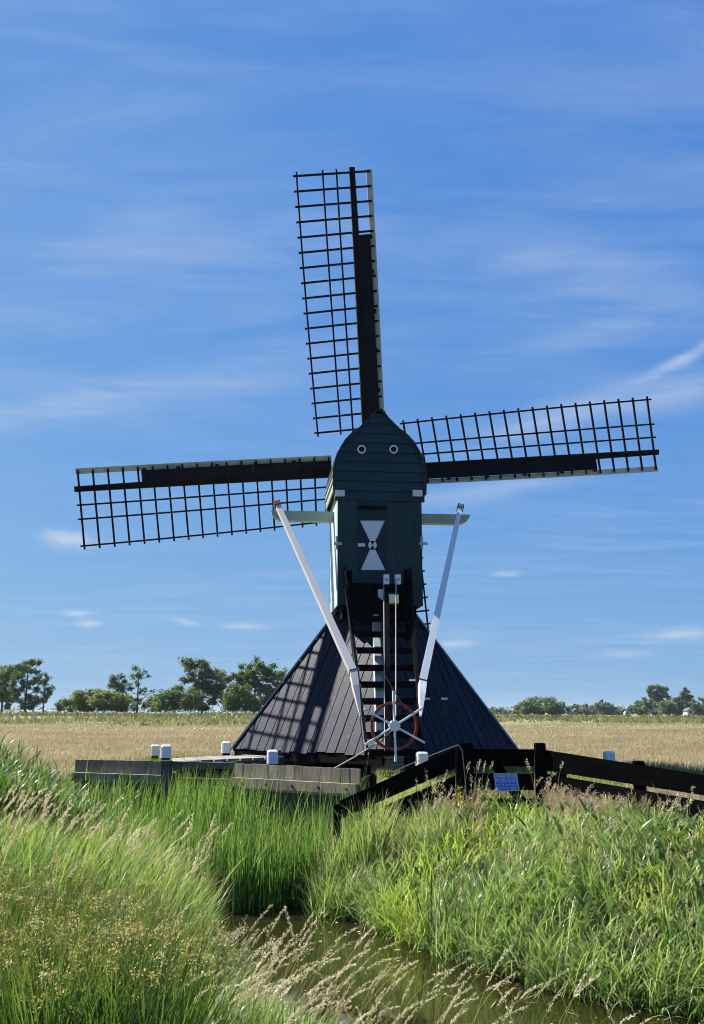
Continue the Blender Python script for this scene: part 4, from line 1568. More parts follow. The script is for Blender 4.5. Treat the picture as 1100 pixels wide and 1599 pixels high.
# ------------------------------------------------------------------ grasses and reeds
def grassmat(name, cols, tip=None, tip_amt=0.5, transl=0.35, rough=0.45, spec=0.35, patch=None, patch_scale=0.8, patch_map=(1, 1, 0.3), trc=(1.3, 1.42, 0.88, 1)):
    m, t, b = base_mat(name)
    r_ = t.new('ShaderNodeAttribute', attribute_name='rnd').outputs['Fac']
    n_ = len(cols)
    c = t.ramp(r_, [(i / (n_ - 1), q) for i, q in enumerate(cols)])
    if patch is not None:
        g_ = t.new('ShaderNodeNewGeometry').outputs['Position']
        pn_ = t.noise(t.mapping(g_, patch_map), patch_scale, 3, 0.6)
        c = t.mix(t.maprange(pn_, 0.46, 0.62, 0, 0.85, True), c, t.mix(1.0, c, patch, 'MULTIPLY'))
    if tip is not None:
        tt = t.new('ShaderNodeAttribute', attribute_name='t').outputs['Fac']
        c = t.mix(t.maprange(tt, 0.55, 1.0, 0, tip_amt, True), c, tip)
    t.put(b.inputs['Base Color'], c)
    b.inputs['Roughness'].default_value = rough
    b.inputs['Specular IOR Level'].default_value = spec
    tr = t.new('ShaderNodeBsdfTranslucent')
    t.put(tr.inputs['Color'], t.mix(1.0, c, trc, 'MULTIPLY'))
    mx = t.new('ShaderNodeMixShader')
    mx.inputs[0].default_value = transl
    t.l.new(b.outputs[0], mx.inputs[1])
    t.l.new(tr.outputs[0], mx.inputs[2])
    t.l.new(mx.outputs[0], t.n['Material Output'].inputs['Surface'])
    return m


def curves(base, h, az, th0, th1, K, pw=1.5):
    """centre lines of blades: angle from upright grows from th0 to th0 + th1"""
    N = len(h)
    tk = (np.arange(K) + 0.5) / K
    ang = th0[:, None] + th1[:, None] * tk[None, :] ** pw
    seg = (h / K)[:, None]
    hor = np.concatenate([np.zeros((N, 1)), np.cumsum(np.sin(ang) * seg, 1)], 1)
    ver = np.concatenate([np.zeros((N, 1)), np.cumsum(np.cos(ang) * seg, 1)], 1)
    P = np.empty((N, K + 1, 3))
    P[..., 0] = base[:, None, 0] + hor * np.sin(az)[:, None]
    P[..., 1] = base[:, None, 1] + hor * np.cos(az)[:, None]
    P[..., 2] = base[:, None, 2] + ver
    return P


def ribbons(P, wid, face_az, prof, rnd):
    """flat ribbons along centre lines; returns verts, quads and attributes"""
    N, K1, _ = P.shape
    side = np.stack([np.cos(face_az), np.sin(face_az), np.zeros(N)], 1)
    hw = wid[:, None] * prof[None, :] * 0.5
    Lf = P - side[:, None, :] * hw[..., None]
    Rt = P + side[:, None, :] * hw[..., None]
    V = np.stack([Lf, Rt], 2).reshape(-1, 3)
    idx = np.arange(N * K1 * 2).reshape(N, K1, 2)
    Q = np.stack([idx[:, :-1, 0], idx[:, :-1, 1], idx[:, 1:, 1], idx[:, 1:, 0]], -1).reshape(-1, 4)
    R = np.repeat(rnd, K1 * 2)
    T = np.tile(np.repeat(np.linspace(0, 1, K1), 2), N)
    return V, Q, R, T


class Veg:
    def __init__(self):
        self.V, self.Q, self.R, self.T, self.MI = [], [], [], [], []
        self.n = 0

    def add(self, V, Q, R, T, mi=0):
        self.V.append(V)
        self.Q.append(Q + self.n)
        self.R.append(R)
        self.T.append(T)
        self.MI.append(np.full(len(Q), mi, np.int32))
        self.n += len(V)

    def quads(self, v, rnd, mi=0):
        n = len(v) // 4
        self.add(v, np.arange(4 * n).reshape(n, 4), np.repeat(rnd, 4), np.ones(4 * n), mi)

    def build(self, name, mats, label, cat):
        V, Q = np.concatenate(self.V), np.concatenate(self.Q)
        me = bpy.data.meshes.new(name)
        me.vertices.add(len(V))
        me.vertices.foreach_set('co', V.astype(np.float32).ravel())
        me.loops.add(Q.size)
        me.loops.foreach_set('vertex_index', Q.astype(np.int32).ravel())
        me.polygons.add(len(Q))
        me.polygons.foreach_set('loop_start', np.arange(len(Q), dtype=np.int32) * 4)
        for m in mats:
            me.materials.append(m)
        me.polygons.foreach_set('material_index', np.concatenate(self.MI))
        me.polygons.foreach_set('use_smooth', np.ones(len(Q), bool))
        me.update()
        attr(me, 'rnd', np.concatenate(self.R))
        attr(me, 't', np.concatenate(self.T))
        return tag(link(name, me), label, cat, kind='stuff')


def scatter(n, x0, x1, y0, y1, dens=None, rng=RNG):
    x = rng.uniform(x0, x1, n)
    y = rng.uniform(y0, y1, n)
    if dens is not None:
        k = rng.random(n) < dens(x, y)
        x, y = x[k], y[k]
    return np.stack([x, y, ground_z(x, y)], 1)


def clumped(pts, spread, count, rng=RNG):
    b_ = np.repeat(pts, count, 0)
    b_[:, :2] += rng.normal(size=(len(b_), 2)) * spread
    b_[:, 2] = ground_z(b_[:, 0], b_[:, 1])
    return b_


LEAF5 = np.array([0.55, 0.9, 1.0, 0.85, 0.5, 0.04])
LEAF7 = np.array([0.5, 0.8, 1.0, 0.95, 0.8, 0.6, 0.33, 0.03])
STEM = np.array([1, 0.95, 0.9, 0.8, 0.7, 0.6, 0.5, 0.35, 0.25])


def leaves(vg, base, h0, h1, w0, w1, lean=0.25, bend=(0.3, 1.4), wind=0.0, prof=LEAF5, mi=0, rng=RNG, pw=1.5, rr=(0, 1), waz=math.pi / 2):
    N = len(base)
    h = rng.uniform(h0, h1, N)
    az = rng.uniform(0, 2 * math.pi, N)
    if wind:
        k = rng.random(N) < wind
        az = np.where(k, waz + rng.normal(size=N) * 0.5, az)
    th0 = np.abs(rng.normal(size=N)) * lean
    th1 = rng.uniform(bend[0], bend[1], N)
    P = curves(base, h, az, th0, th1, len(prof) - 1, pw)
    fa = -az + rng.normal(size=N) * 0.5
    vg.add(*ribbons(P, rng.uniform(w0, w1, N), fa, prof, np.clip(rng.uniform(rr[0], rr[1], N), 0, 1)), mi)
    return P


def seedheads(vg, base, h0, h1, lean, bend, wind, waz, head=(0.16, 0.24), nsp=34, size=0.016, spread=0.010, mi_stem=0, mi_head=1, stem_w=0.005, rng=RNG, pw=2.2):
    """grass stalks with feathery heads"""
    N = len(base)
    h = rng.uniform(h0, h1, N)
    az = np.where(rng.random(N) < wind, waz + rng.normal(size=N) * 0.35, rng.uniform(0, 2 * math.pi, N))
    th0 = np.abs(rng.normal(size=N)) * lean * 0.5 + lean * 0.5
    th1 = rng.uniform(bend[0], bend[1], N)
    K = 8
    P = curves(base, h, az, th0, th1, K, pw)
    rnd = rng.random(N)
    for fa in (-az, -az + math.pi / 2):
        vg.add(*ribbons(P, np.full(N, stem_w), fa, STEM, rnd), mi_stem)
    hl = rng.uniform(head[0], head[1], N)
    tj = 1 - (hl[:, None] / h[:, None]) * rng.random((N, nsp)) ** 0.85
    tj = np.clip(tj, 0.3, 0.999)
    f = tj * K
    i0 = np.minimum(f.astype(int), K - 1)
    fr_ = (f - i0)[..., None]
    ii = np.arange(N)[:, None]
    A_, B_ = P[ii, i0], P[ii, i0 + 1]
    pos = A_ + (B_ - A_) * fr_
    tan = B_ - A_
    tan /= np.linalg.norm(tan, axis=-1, keepdims=True)
    rad = rng.normal(size=(N, nsp, 3))
    rad /= np.linalg.norm(rad, axis=-1, keepdims=True)
    q = (1 - tj) * h[:, None] / hl[:, None]          # 1 at the foot of the head, 0 at its tip
    fat = (0.35 + 1.3 * np.sin(np.clip(q, 0, 1) * math.pi * 0.85 + 0.25))[..., None]
    pos = pos + rad * spread * fat * rng.uniform(0.2, 1, (N, nsp, 1))
    dr = tan * 0.85 + rad * 0.5
    dr /= np.linalg.norm(dr, axis=-1, keepdims=True)
    sd_ = np.cross(dr, rng.normal(size=(N, nsp, 3)))
    sd_ /= np.linalg.norm(sd_, axis=-1, keepdims=True)
    L_ = size * rng.uniform(0.6, 1.4, (N, nsp, 1))
    v = np.stack([pos, pos + dr * L_ * 0.5 - sd_ * L_ * 0.17, pos + dr * L_, pos + dr * L_ * 0.5 + sd_ * L_ * 0.17], 2).reshape(-1, 3)
    vg.quads(v, np.repeat(np.clip(rnd + rng.normal(size=N) * 0.1, 0, 1), nsp), mi_head)
    return P


M['g_reed'] = grassmat('reed_leaves', [(0.032, 0.08, 0.016), (0.055, 0.115, 0.022), (0.09, 0.155, 0.036)], (0.12, 0.12, 0.04), 0.3, 0.45, 0.42, 0.4)
M['g_weed'] = grassmat('broad_weed_leaves', [(0.045, 0.09, 0.03), (0.075, 0.13, 0.045), (0.11, 0.16, 0.06)], None, 0, 0.35, 0.6, 0.15)
M['g_cattail'] = grassmat('cattail_leaves', [(0.042, 0.115, 0.020), (0.072, 0.17, 0.030), (0.12, 0.21, 0.055)], (0.20, 0.19, 0.07), 0.4, 0.50, 0.40, 0.35)
M['g_bank'] = grassmat('bank_grass', [(0.062, 0.135, 0.026), (0.125, 0.21, 0.046), (0.195, 0.265, 0.085), (0.30, 0.335, 0.17)], (0.37, 0.36, 0.20), 0.55, 0.45, 0.36, 0.4, (1.4, 1.3, 0.55, 1), 0.75)
M['g_left'] = grassmat('left_bank_grass', [(0.05, 0.12, 0.024), (0.105, 0.185, 0.040), (0.185, 0.245, 0.075)], (0.30, 0.30, 0.12), 0.5, 0.48, 0.45, 0.3, (1.25, 1.1, 0.75, 1), 0.9)
M['g_rush'] = grassmat('rush_stems', [(0.03, 0.085, 0.014), (0.07, 0.14, 0.024), (0.135, 0.20, 0.04)], (0.20, 0.19, 0.06), 0.5, 0.30, 0.42, 0.4)
M['g_rushflower'] = grassmat('rush_flowers', [(0.20, 0.165, 0.055), (0.31, 0.27, 0.10), (0.43, 0.39, 0.18)], None, 0, 0.25, 0.8, 0.1)
M['g_stalk'] = grassmat('dry_stalks', [(0.22, 0.22, 0.08), (0.30, 0.28, 0.12), (0.40, 0.36, 0.18)], (0.42, 0.35, 0.2), 0.6, 0.25, 0.55, 0.3)
M['g_head'] = grassmat('pale_seed_heads', [(0.44, 0.37, 0.22), (0.58, 0.51, 0.33), (0.70, 0.63, 0.45)], None, 0, 0.35, 0.7, 0.15, trc=(1.05, 1.02, 0.95, 1))
M['g_headbrown'] = grassmat('brown_seed_heads', [(0.27, 0.18, 0.13), (0.38, 0.28, 0.20), (0.50, 0.41, 0.30)], None, 0, 0.3, 0.8, 0.1, trc=(1.05, 1.02, 0.95, 1))
M['g_dry'] = grassmat('dry_field_grass', [(0.26, 0.225, 0.125), (0.36, 0.305, 0.178), (0.44, 0.375, 0.23), (0.25, 0.235, 0.12)], (0.44, 0.37, 0.225), 0.6, 0.3, 0.75, 0.1, (0.66, 0.68, 0.60, 1), 1.0, (0.22, 0.75, 0.2), (1.05, 1.05, 1.0, 1))
M['g_lawn'] = grassmat('mown_grass', [(0.08, 0.125, 0.02), (0.13, 0.17, 0.035), (0.18, 0.19, 0.06)], None, 0, 0.35, 0.6, 0.2)
M['g_rough'] = grassmat('rough_far_grass', [(0.11, 0.125, 0.058), (0.19, 0.185, 0.09), (0.27, 0.235, 0.13)], None, 0, 0.25, 0.8, 0.1)

EAST = math.pi / 2          # azimuth pointing to the right

# right bank: lush arching grass
def d_right(x, y):
    d = signed(POND, x, y)
    return ((d > -0.08) & (x > np.interp(y, [5, 7.2, 10, 13], [6, 2.2, 0.1, -0.9])) & (y < 12.75)).astype(float)


vg = Veg()
bs = clumped(scatter(95, -0.42, 0.42, 11.75, 12.35), 0.04, 11)
leaves(vg, bs, 0.64, 1.04, 0.010, 0.020, 0.10, (0.1, 1.2), 0.3, LEAF7, pw=2.0, rr=(0.1, 0.9))
bs = clumped(scatter(90, 0.35, 1.1, 11.6, 12.3), 0.04, 11)
leaves(vg, bs, 0.40, 0.64, 0.010, 0.018, 0.14, (0.2, 1.5), 0.3, LEAF7, pw=1.8, rr=(0.2, 1))
tus = scatter(6200, -0.5, 5.6, 6.4, 12.6, d_right)
def patchy(x, y, k=0.0):
    return 0.5 + 0.25 * (np.sin(2.3 * x + 1.7 * np.sin(1.9 * y + k) + k) + np.cos(2.9 * y - 1.3 * x + 2 * k + np.sin(3.1 * x)))


tus = tus[RNG.random(len(tus)) > 0.7 * (sm(10.4, 11.4, tus[:, 1] + (tus[:, 0] - 2.5) * 0.55) * sm(0.8, 2.4, tus[:, 0]))]
tus = tus[RNG.random(len(tus)) < 0.45 + 0.55 * patchy(tus[:, 0], tus[:, 1], 2.0)]
ts = np.clip(0.62 + 0.6 * patchy(tus[:, 0], tus[:, 1]) + RNG.normal(size=len(tus)) * 0.1, 0.5, 1.3)
CN = 10
bs = clumped(tus, 0.05, CN)
bz = np.repeat(ts, CN)
wz = np.repeat(6.28 * patchy(tus[:, 0] * 0.7, tus[:, 1] * 0.7, 4.0) + RNG.normal(size=len(tus)) * 0.8, CN)
rc_ = np.repeat(patchy(tus[:, 0], tus[:, 1], 1.1), CN)
for lo in np.arange(0.5, 1.3, 0.1):
    for r0, r1 in ((-9, 0.45), (0.45, 9)):
        k = (bz >= lo) & (bz < lo + 0.1) & (rc_ >= r0) & (rc_ < r1)
        if k.sum() < 1:
            continue
        leaves(vg, bs[k], 0.28 * lo, 0.60 * lo, 0.010, 0.022, 0.30, (0.4, 2.2), 0.6, LEAF7, rng=RNG, pw=1.3, waz=wz[k], rr=(0, 0.75) if r0 < 0 else (0.25, 1))
# last year's dead leaves and some broad-leaved weeds among them
kd = RNG.random(len(bs)) < 0.07
leaves(vg, bs[kd], 0.25, 0.6, 0.005, 0.010, 0.4, (0.5, 2.2), 0.2, LEAF7, 1, pw=1.2)
wd_ = scatter(150, -0.3, 5.0, 7.6, 12.5, d_right)
wd_ = wd_[~((np.abs(wd_[:, 0] / wd_[:, 1] - 0.1615) < 0.04) & (wd_[:, 1] > 10.5))]
wd_ = clumped(wd_, 0.06, 9)
wd_[:, 2] += RNG.uniform(0.05, 0.38, len(wd_))
leaves(vg, wd_, 0.09, 0.20, 0.03, 0.055, 0.8, (0.3, 1.2), 0.0, LEAF5, 2)
# thick overhanging fringe at the water
fr_pts = []
edge = POND[0:8]
for i in range(len(edge) - 1):
    a_, b_ = edge[i], edge[i + 1]
    nseg = int(np.hypot(*(b_ - a_)) * 420)
    tt = RNG.random(nseg)[:, None]
    fr_pts.append(a_ + (b_ - a_) * tt + RNG.normal(size=(nseg, 2)) * 0.07)
fr_pts = np.concatenate(fr_pts)
fb = np.stack([fr_pts[:, 0], fr_pts[:, 1], np.maximum(ground_z(fr_pts[:, 0], fr_pts[:, 1]), WATER_Z - 0.05)], 1)
leaves(vg, fb, 0.34, 0.74, 0.007, 0.014, 0.35, (0.6, 2.2), 0.0, LEAF7, rr=(0.3, 1))
# the lush corner at the low end of the fence
bs = clumped(scatter(190, -0.42, 1.15, 11.4, 12.2), 0.05, 9)
leaves(vg, bs, 0.38, 0.66, 0.008, 0.016, 0.16, (0.3, 1.6), 0.3, LEAF7, pw=1.6, rr=(0.2, 1))
kx_ = (RNG.random(len(bs)) < 0.7) & (bs[:, 0] < 0.25)
leaves(vg, bs[kx_], 0.5, 0.85, 0.008, 0.016, 0.12, (0.2, 1.3), 0.3, LEAF7, pw=1.4)
vg.build('bank_grass', [M['g_bank'], M['g_dry'], M['g_weed']], 'lush arching green grass covering the right ditch bank below the fence', 'grass')

# drier brownish grass heads along the fence on the right bank
def d_tan(x, y):
    d = signed(POND, x, y)
    f = sm(10.3, 11.6, y + (x - 2.5) * 0.55) * sm(0.3, 2.2, x)
    return np.where((d > 0.3) & (y < 12.7), f, 0)


vg = Veg()
bs = scatter(11000, 0.3, 5.4, 9.0, 12.7, d_tan)
bs = bs[~((np.abs(bs[:, 0] / bs[:, 1] - 0.1615) < 0.03) & (bs[:, 1] > 10.7))]
seedheads(vg, bs, 0.30, 0.54, 0.14, (0.1, 0.9), 0.5, EAST, (0.06, 0.12), 13, 0.022, 0.010, stem_w=0.005)
leaves(vg, bs[::2], 0.25, 0.5, 0.006, 0.010, 0.2, (0.3, 1.2), 0.4, LEAF5, 2)
vg.build('brown_grass', [M['g_stalk'], M['g_headbrown'], M['g_dry']], 'brownish seeding grass along the foot of the black fence', 'grass')

# pale taller heads standing up in front of the fence and over the right bank
vg = Veg()
bs = scatter(210, -0.2, 4.8, 8.6, 12.5, d_right)
bs = bs[~((np.abs(bs[:, 0] / bs[:, 1] - 0.1615) < 0.03) & (bs[:, 1] > 10.5))]
seedheads(vg, bs, 0.45, 0.72, 0.10, (0.2, 1.1), 0.6, EAST, (0.10, 0.17), 30, 0.020, 0.012, stem_w=0.007)
kx = np.concatenate([RNG.normal(0.92, 0.12, 24), RNG.normal(0.32, 0.18, 20), RNG.normal(1.45, 0.08, 8), RNG.normal(2.25, 0.1, 9)])
ky = RNG.uniform(11.6, 12.1, len(kx))
bs = np.stack([kx, ky, ground_z(kx, ky)], 1)
seedheads(vg, bs, 0.55, 0.92, 0.05, (0.1, 0.7), 0.6, EAST, (0.10, 0.16), 30, 0.020, 0.012, stem_w=0.006)
vg.build('tall_seed_grass', [M['g_stalk'], M['g_head']], 'scattered tall pale seed heads standing above the right bank and fence foot', 'grass')

# cattails standing in the water before the timber wall
def d_cat(x, y):
    wy = np.interp(x, WALLX, WALLY)
    ed = np.interp(x, [-3.4, -2.2, -1.2, -0.5, 0.0], [12.3, 11.9, 11.7, 12.1, 12.5])
    return ((y < wy - 0.12) & (y > ed)).astype(float) * np.where(x > -0.25, 0.35, 1) * np.where((y > 13.2) & (x > -0.9), 0.55, 1)


vg = Veg()
bs = scatter(3000, -3.6, 0.1, 11.6, 15.4, d_cat)
bs = clumped(bs, 0.04, 3)
bs[:, 2] = np.maximum(bs[:, 2], -1.45)
leaves(vg, bs, 0.75, 1.22, 0.010, 0.020, 0.07, (0.02, 0.55), 0.3, LEAF7, pw=2.6)
k = RNG.random(len(bs)) < 0.05
k = k | ((RNG.random(len(bs)) < 0.5) & (np.abs(bs[:, 0] + 1.95) < 0.6) & (bs[:, 1] > 13.0))
leaves(vg, bs[k], 1.2, 1.75, 0.012, 0.022, 0.05, (0.05, 0.7), 0.3, LEAF7, pw=3.0)
k = RNG.random(len(bs)) < 0.04
leaves(vg, bs[k], 0.9, 1.25, 0.012, 0.02, 0.15, (0.5, 2.2), 0.5, LEAF7, 1, pw=3.0)
nw_ = scatter(700, -4.3, -2.2, 13.6, 15.9, lambda x, y: (y < np.interp(x, WALLX, WALLY) - 0.1) & (y > np.interp(x, WALLX, WALLY) - 1.1))
nw_ = clumped(nw_, 0.05, 3)
nw_[:, 2] = np.maximum(nw_[:, 2], -1.4)
leaves(vg, nw_, 0.95, 1.5, 0.010, 0.022, 0.07, (0.05, 0.8), 0.4, LEAF7, pw=2.4)
k = RNG.random(len(bs)) < 0.10
leaves(vg, bs[k], 0.6, 1.15, 0.006, 0.011, 0.22, (0.1, 1.2), 0.5, LEAF7, 1, pw=1.8)
vg.build('cattails', [M['g_cattail'], M['g_stalk']], 'upright bright green cattail leaves standing in the water before the timber wall', 'reeds')

# reeds on the far left
def d_reed(x, y):
    d = signed(POND, x, y)
    return np.where((x < -3.35 + 0.25 * np.sin(y * 3)) & (y < 15.6 - 0.2 * (x + 4)), 1.0, 0.0) * np.where(d > -0.8, 1, 0)


vg = Veg()
bs = scatter(2300, -7.5, -3.2, 12.0, 15.8, d_reed)
Pst = leaves(vg, bs, 0.85, 1.25, 0.008, 0.011, 0.06, (0.02, 0.3), 0.6, np.array([1, 1, 0.95, 0.9, 0.8, 0.7, 0.5, 0.25]), pw=2)
hs2 = Pst[:, -1, 2] - Pst[:, 0, 2]
for j in range(7):
    f = 0.25 + 0.1 * j
    ki = min(int(f * 7), 6)
    bb = Pst[:, ki] + (Pst[:, ki + 1] - Pst[:, ki]) * (f * 7 - ki)
    leaves(vg, bb, 0.26, 0.48, 0.016, 0.028, 0.5, (0.6, 1.6), 0.55, LEAF5)
k = RNG.random(len(bs)) < 0.14
bb = Pst[k, -2]
leaves(vg, bb, 0.2, 0.34, 0.02, 0.035, 0.15, (0.1, 0.5), 0.6, LEAF5, 1)
vg.build('reeds', [M['g_reed'], M['g_headbrown']], 'dense dark green reeds with broad leaves and brown tips at the far left', 'reeds')

# mixed tall grass with seed heads on the left bank
def d_left(x, y):
    d = signed(POND, x, y)
    return ((d > -0.12) & (x < np.interp(y, [5, 7.2, 10, 12], [2, 0.0, -0.9, -1.3]))).astype(float) * np.where(y > 13.6, 0, 1)


vg = Veg()
def d_leftmix(x, y):
    return d_left(x, y) * (x < -0.135 * y - 0.10) * (signed(POND, x, y) > 0.15)


bs = scatter(2300, -6.6, -0.7, 7.6, 13.4, d_leftmix)
bs = clumped(bs, 0.06, 8)
leaves(vg, bs, 0.42, 0.88, 0.009, 0.017, 0.16, (0.2, 1.5), 0.35, LEAF7, pw=1.9)
k = scatter(440, -6.4, -1.0, 8.6, 13.4, d_leftmix)
seedheads(vg, k, 0.7, 1.15, 0.34, (0.05, 0.7), 0.85, EAST - 0.1, (0.15, 0.26), 60, 0.022, 0.0065, 1, 2, stem_w=0.006)
bb = scatter(90, -2.6, -1.0, 8.6, 11.5, d_leftmix)
leaves(vg, bb, 0.7, 1.1, 0.010, 0.014, 0.5, (0.5, 1.1), 0.95, LEAF7, 1, pw=1.5, waz=EAST + 0.1)
vg.build('left_bank_grass', [M['g_left'], M['g_stalk'], M['g_head']], 'tall green grass full of pale leaning seed heads on the left bank', 'grass')

# bright lush tuft at the left water edge
vg = Veg()
bs = scatter(1000, -2.0, 0.1, 6.6, 10.4, lambda x, y: (np.abs(signed(POND, x, y) - 0.12) < 0.42) & (x < 0.2))
bs = clumped(bs, 0.05, 9)
leaves(vg, bs, 0.14, 0.32, 0.007, 0.013, 0.4, (0.5, 1.9), 0.5, LEAF7, rr=(0.5, 1))
vg.build('waterside_grass', [M['g_bank']], 'short bright yellow green grass at the left edge of the open water', 'grass')

# rushes, bottom left
vg = Veg()
bs = scatter(240, -4.6, -0.55, 5.1, 8.4, lambda x, y: (d_left(x, y) > 0) & (x < np.interp(y, [5, 7, 8.4], [-0.75, -1.2, -1.75])) & (signed(POND, x, y) > 0.3))
rb_ = clumped(bs, 0.09, 70)
N = len(rb_)
h = RNG.uniform(0.38, 0.72, N)
cen = np.repeat(bs, 70, 0)
dxy = rb_[:, :2] - cen[:, :2]
az0 = np.arctan2(dxy[:, 0], dxy[:, 1])
az0 = np.where(RNG.random(N) < 0.35, EAST + RNG.normal(size=N) * 0.6, az0)
th0 = np.clip(np.hypot(dxy[:, 0], dxy[:, 1]) * 1.6, 0, 0.5) + RNG.uniform(0, 0.12, N)
P = curves(rb_, h, az0, th0, RNG.uniform(0.05, 0.35, N), 5, 1.6)
rr_ = RNG.random(N)
vg.add(*ribbons(P, RNG.uniform(0.005, 0.008, N), RNG.uniform(-0.7, 0.7, N), np.array([1, 1, 0.95, 0.85, 0.6, 0.1]), rr_), 0)
k = np.where(RNG.random(N) < 0.13)[0]
f = RNG.uniform(0.78, 0.97, len(k))
fl = P[k, 4] + (P[k, 5] - P[k, 4]) * (f * 5 - 4).clip(0, 1)[:, None]
nf = 34
pos = np.repeat(fl, nf, 0) + RNG.normal(size=(len(fl) * nf, 3)) * np.array([0.019, 0.019, 0.017]) * np.repeat(RNG.uniform(0.5, 1.5, len(fl)), nf)[:, None]
vg.quads(leaf_quads(pos, 0.009, RNG), np.repeat(RNG.random(len(fl)), nf), 1)
vg.build('rushes', [M['g_rush'], M['g_rushflower']], 'dark green rush clumps with yellow brown flower tufts filling the bottom left', 'rushes')
# fine green between the rushes
vg = Veg()
bs = scatter(3000, -4.6, -0.1, 5.0, 8.8, d_left)
leaves(vg, bs, 0.2, 0.42, 0.005, 0.009, 0.25, (0.2, 1.2), 0.6, LEAF5)
k = scatter(130, -3.8, -0.3, 5.6, 8.6, d_left)
seedheads(vg, k, 0.45, 0.72, 0.3, (0.2, 1.0), 0.9, EAST, (0.10, 0.16), 30, 0.013, 0.009, 1, 2, stem_w=0.004)
vg.build('undergrowth', [M['g_left'], M['g_stalk'], M['g_head']], 'fine mixed grass growing between the rush clumps', 'grass')

# near bank: pale nodding seed heads before the water
def d_near(x, y):
    d = signed(POND, x, y)
    lim = np.interp(x, [-1.2, -0.5, 0.1, 0.4, 1.0, 2.6, 3.5], [0.75, 1.0, 0.7, 0.32, 0.27, 0.3, 0.35])
    return np.where((d > -0.05) & (y < 6.1) & (x > -0.85 + 0.3 * np.sin(y * 5)), lim, 0)


vg = Veg()
bs = scatter(620, -1.0, 3.1, 4.7, 6.5, d_near)
P = seedheads(vg, bs, 0.40, 0.84, 0.32, (0.35, 1.3), 0.9, EAST + 0.05, (0.14, 0.25), 90, 0.012, 0.0046, stem_w=0.0042)
bl_ = clumped(bs, 0.06, 4)
leaves(vg, bl_, 0.15, 0.36, 0.004, 0.008, 0.3, (0.3, 1.2), 0.6, LEAF7, 2)
vg.build('nodding_grass', [M['g_stalk'], M['g_head'], M['g_left']], 'pale nodding seed grass on the near bank in front of the water', 'grass')

# a few dark sedge leaves at the foot of the right bank, in the water
vg = Veg()
cx_, cy_ = np.array([0.78, 0.95, -0.15, 2.6]), np.array([10.0, 9.75, 12.5, 8.2])
bs = np.stack([np.repeat(cx_, 16), np.repeat(cy_, 16), np.full(64, -1.35)], 1)
bs[:, :2] += RNG.normal(size=(64, 2)) * 0.07
leaves(vg, bs, 0.5, 0.95, 0.012, 0.022, 0.12, (0.1, 0.7), 0.2, LEAF7, rr=(0, 0.3))
vg.build('sedge', [M['g_reed']], 'dark upright sedge leaves at the water edge of the right bank', 'sedge')

# bits of dead leaf and straw floating on the water
vg = Veg()
pt = scatter(5000, -2.6, 4.5, 5.2, 13.2, lambda x, y: (signed(POND, x, y) < -0.04) & (RNG.random(len(x)) < np.exp(-np.abs(signed(POND, x, y)) * 3.2) * 0.5 + 0.015))
pt[:, 2] = WATER_Z + 0.004 + RNG.random(len(pt)) * 0.004
a_ = RNG.uniform(0, 6.28, len(pt))
ln = RNG.uniform(0.008, 0.03, len(pt)) * np.where(RNG.random(len(pt)) < 0.12, 5, 1)
wd2 = np.where(ln > 0.05, 0.004, ln * RNG.uniform(0.4, 0.9, len(pt)))
e_ = np.stack([np.cos(a_), np.sin(a_), np.zeros(len(pt))], 1)
f_2 = np.stack([-np.sin(a_), np.cos(a_), np.zeros(len(pt))], 1)
vq = np.stack([pt - e_ * ln[:, None], pt - f_2 * wd2[:, None], pt + e_ * ln[:, None], pt + f_2 * wd2[:, None]], 1).reshape(-1, 3)
vg.quads(vq, RNG.random(len(pt)))
vg.build('floating_debris', [M['g_rushflower']], 'dead leaf bits and straws floating along the edges of the ditch water', 'debris')

# dry hay field: blades grow wider with distance so that they still cover
vg = Veg()
n = 190000
yv = 16.2 * (96.0 / 16.2) ** RNG.random(n)
xv = RNG.uniform(-0.43, 0.43, n) * yv
k = ~((yv < np.where(xv > 2.6, 16.8, 20.3)) & (xv > -4.0)) & ~((yv < 18.5) & (xv > -4.3) & (xv < 2.6))
k &= RNG.random(n) > sm(62, 96, yv + 10 * np.sin(xv * 0.13 + 1))
xv, yv = xv[k], yv[k]
bs = np.stack([xv, yv, ground_z(xv, yv)], 1)
N = len(bs)
h = RNG.uniform(0.06, 0.15, N)
az0 = np.where(RNG.random(N) < 0.5, EAST, RNG.uniform(0, 6.28, N))
P = curves(bs, h, az0, RNG.uniform(0, 0.4, N), RNG.uniform(0.2, 1.0, N), 2)
pn2 = 0.5 + 0.5 * np.sin(xv * 0.35 + 1.3 * np.sin(yv * 0.22)) * np.cos(yv * 0.4)
vg.add(*ribbons(P, 0.007 * yv / 17 + 0.003, RNG.uniform(-0.8, 0.8, N), np.array([0.8, 1.0, 0.1]), np.clip(0.3 + 0.3 * RNG.random(N) + 0.2 * pn2, 0, 1)))
vg.build('hay_grass', [M['g_dry']], 'dry tan hay grass standing in the field behind the mill', 'grass')

# mown grass around the mill
vg = Veg()
def d_lawn(x, y):
    base_ = (np.abs(x - MC[0]) + np.abs(y - MC[1])) < 2.3
    wy = np.interp(x, WALLX, WALLY)
    return ((signed(PIT, x, y) > 0.06) & ~base_ & ((y > wy + 0.2) | (x > 0.15)) & (signed(POND, x, y) > 0.5) & (y < np.where(x > 2.6, 17.0, 20.5) + 0.5 * np.sin(3 * x))).astype(float)


bs = scatter(42000, -4.2, 8.5, 12.7, 21.8, d_lawn)
leaves(vg, bs, 0.04, 0.13, 0.008, 0.014, 0.3, (0.2, 1.2), 0.2, np.array([0.9, 0.8, 0.1]))
vg.build('mown_grass', [M['g_lawn']], 'short mown green grass around the mill base and behind the fence', 'grass')

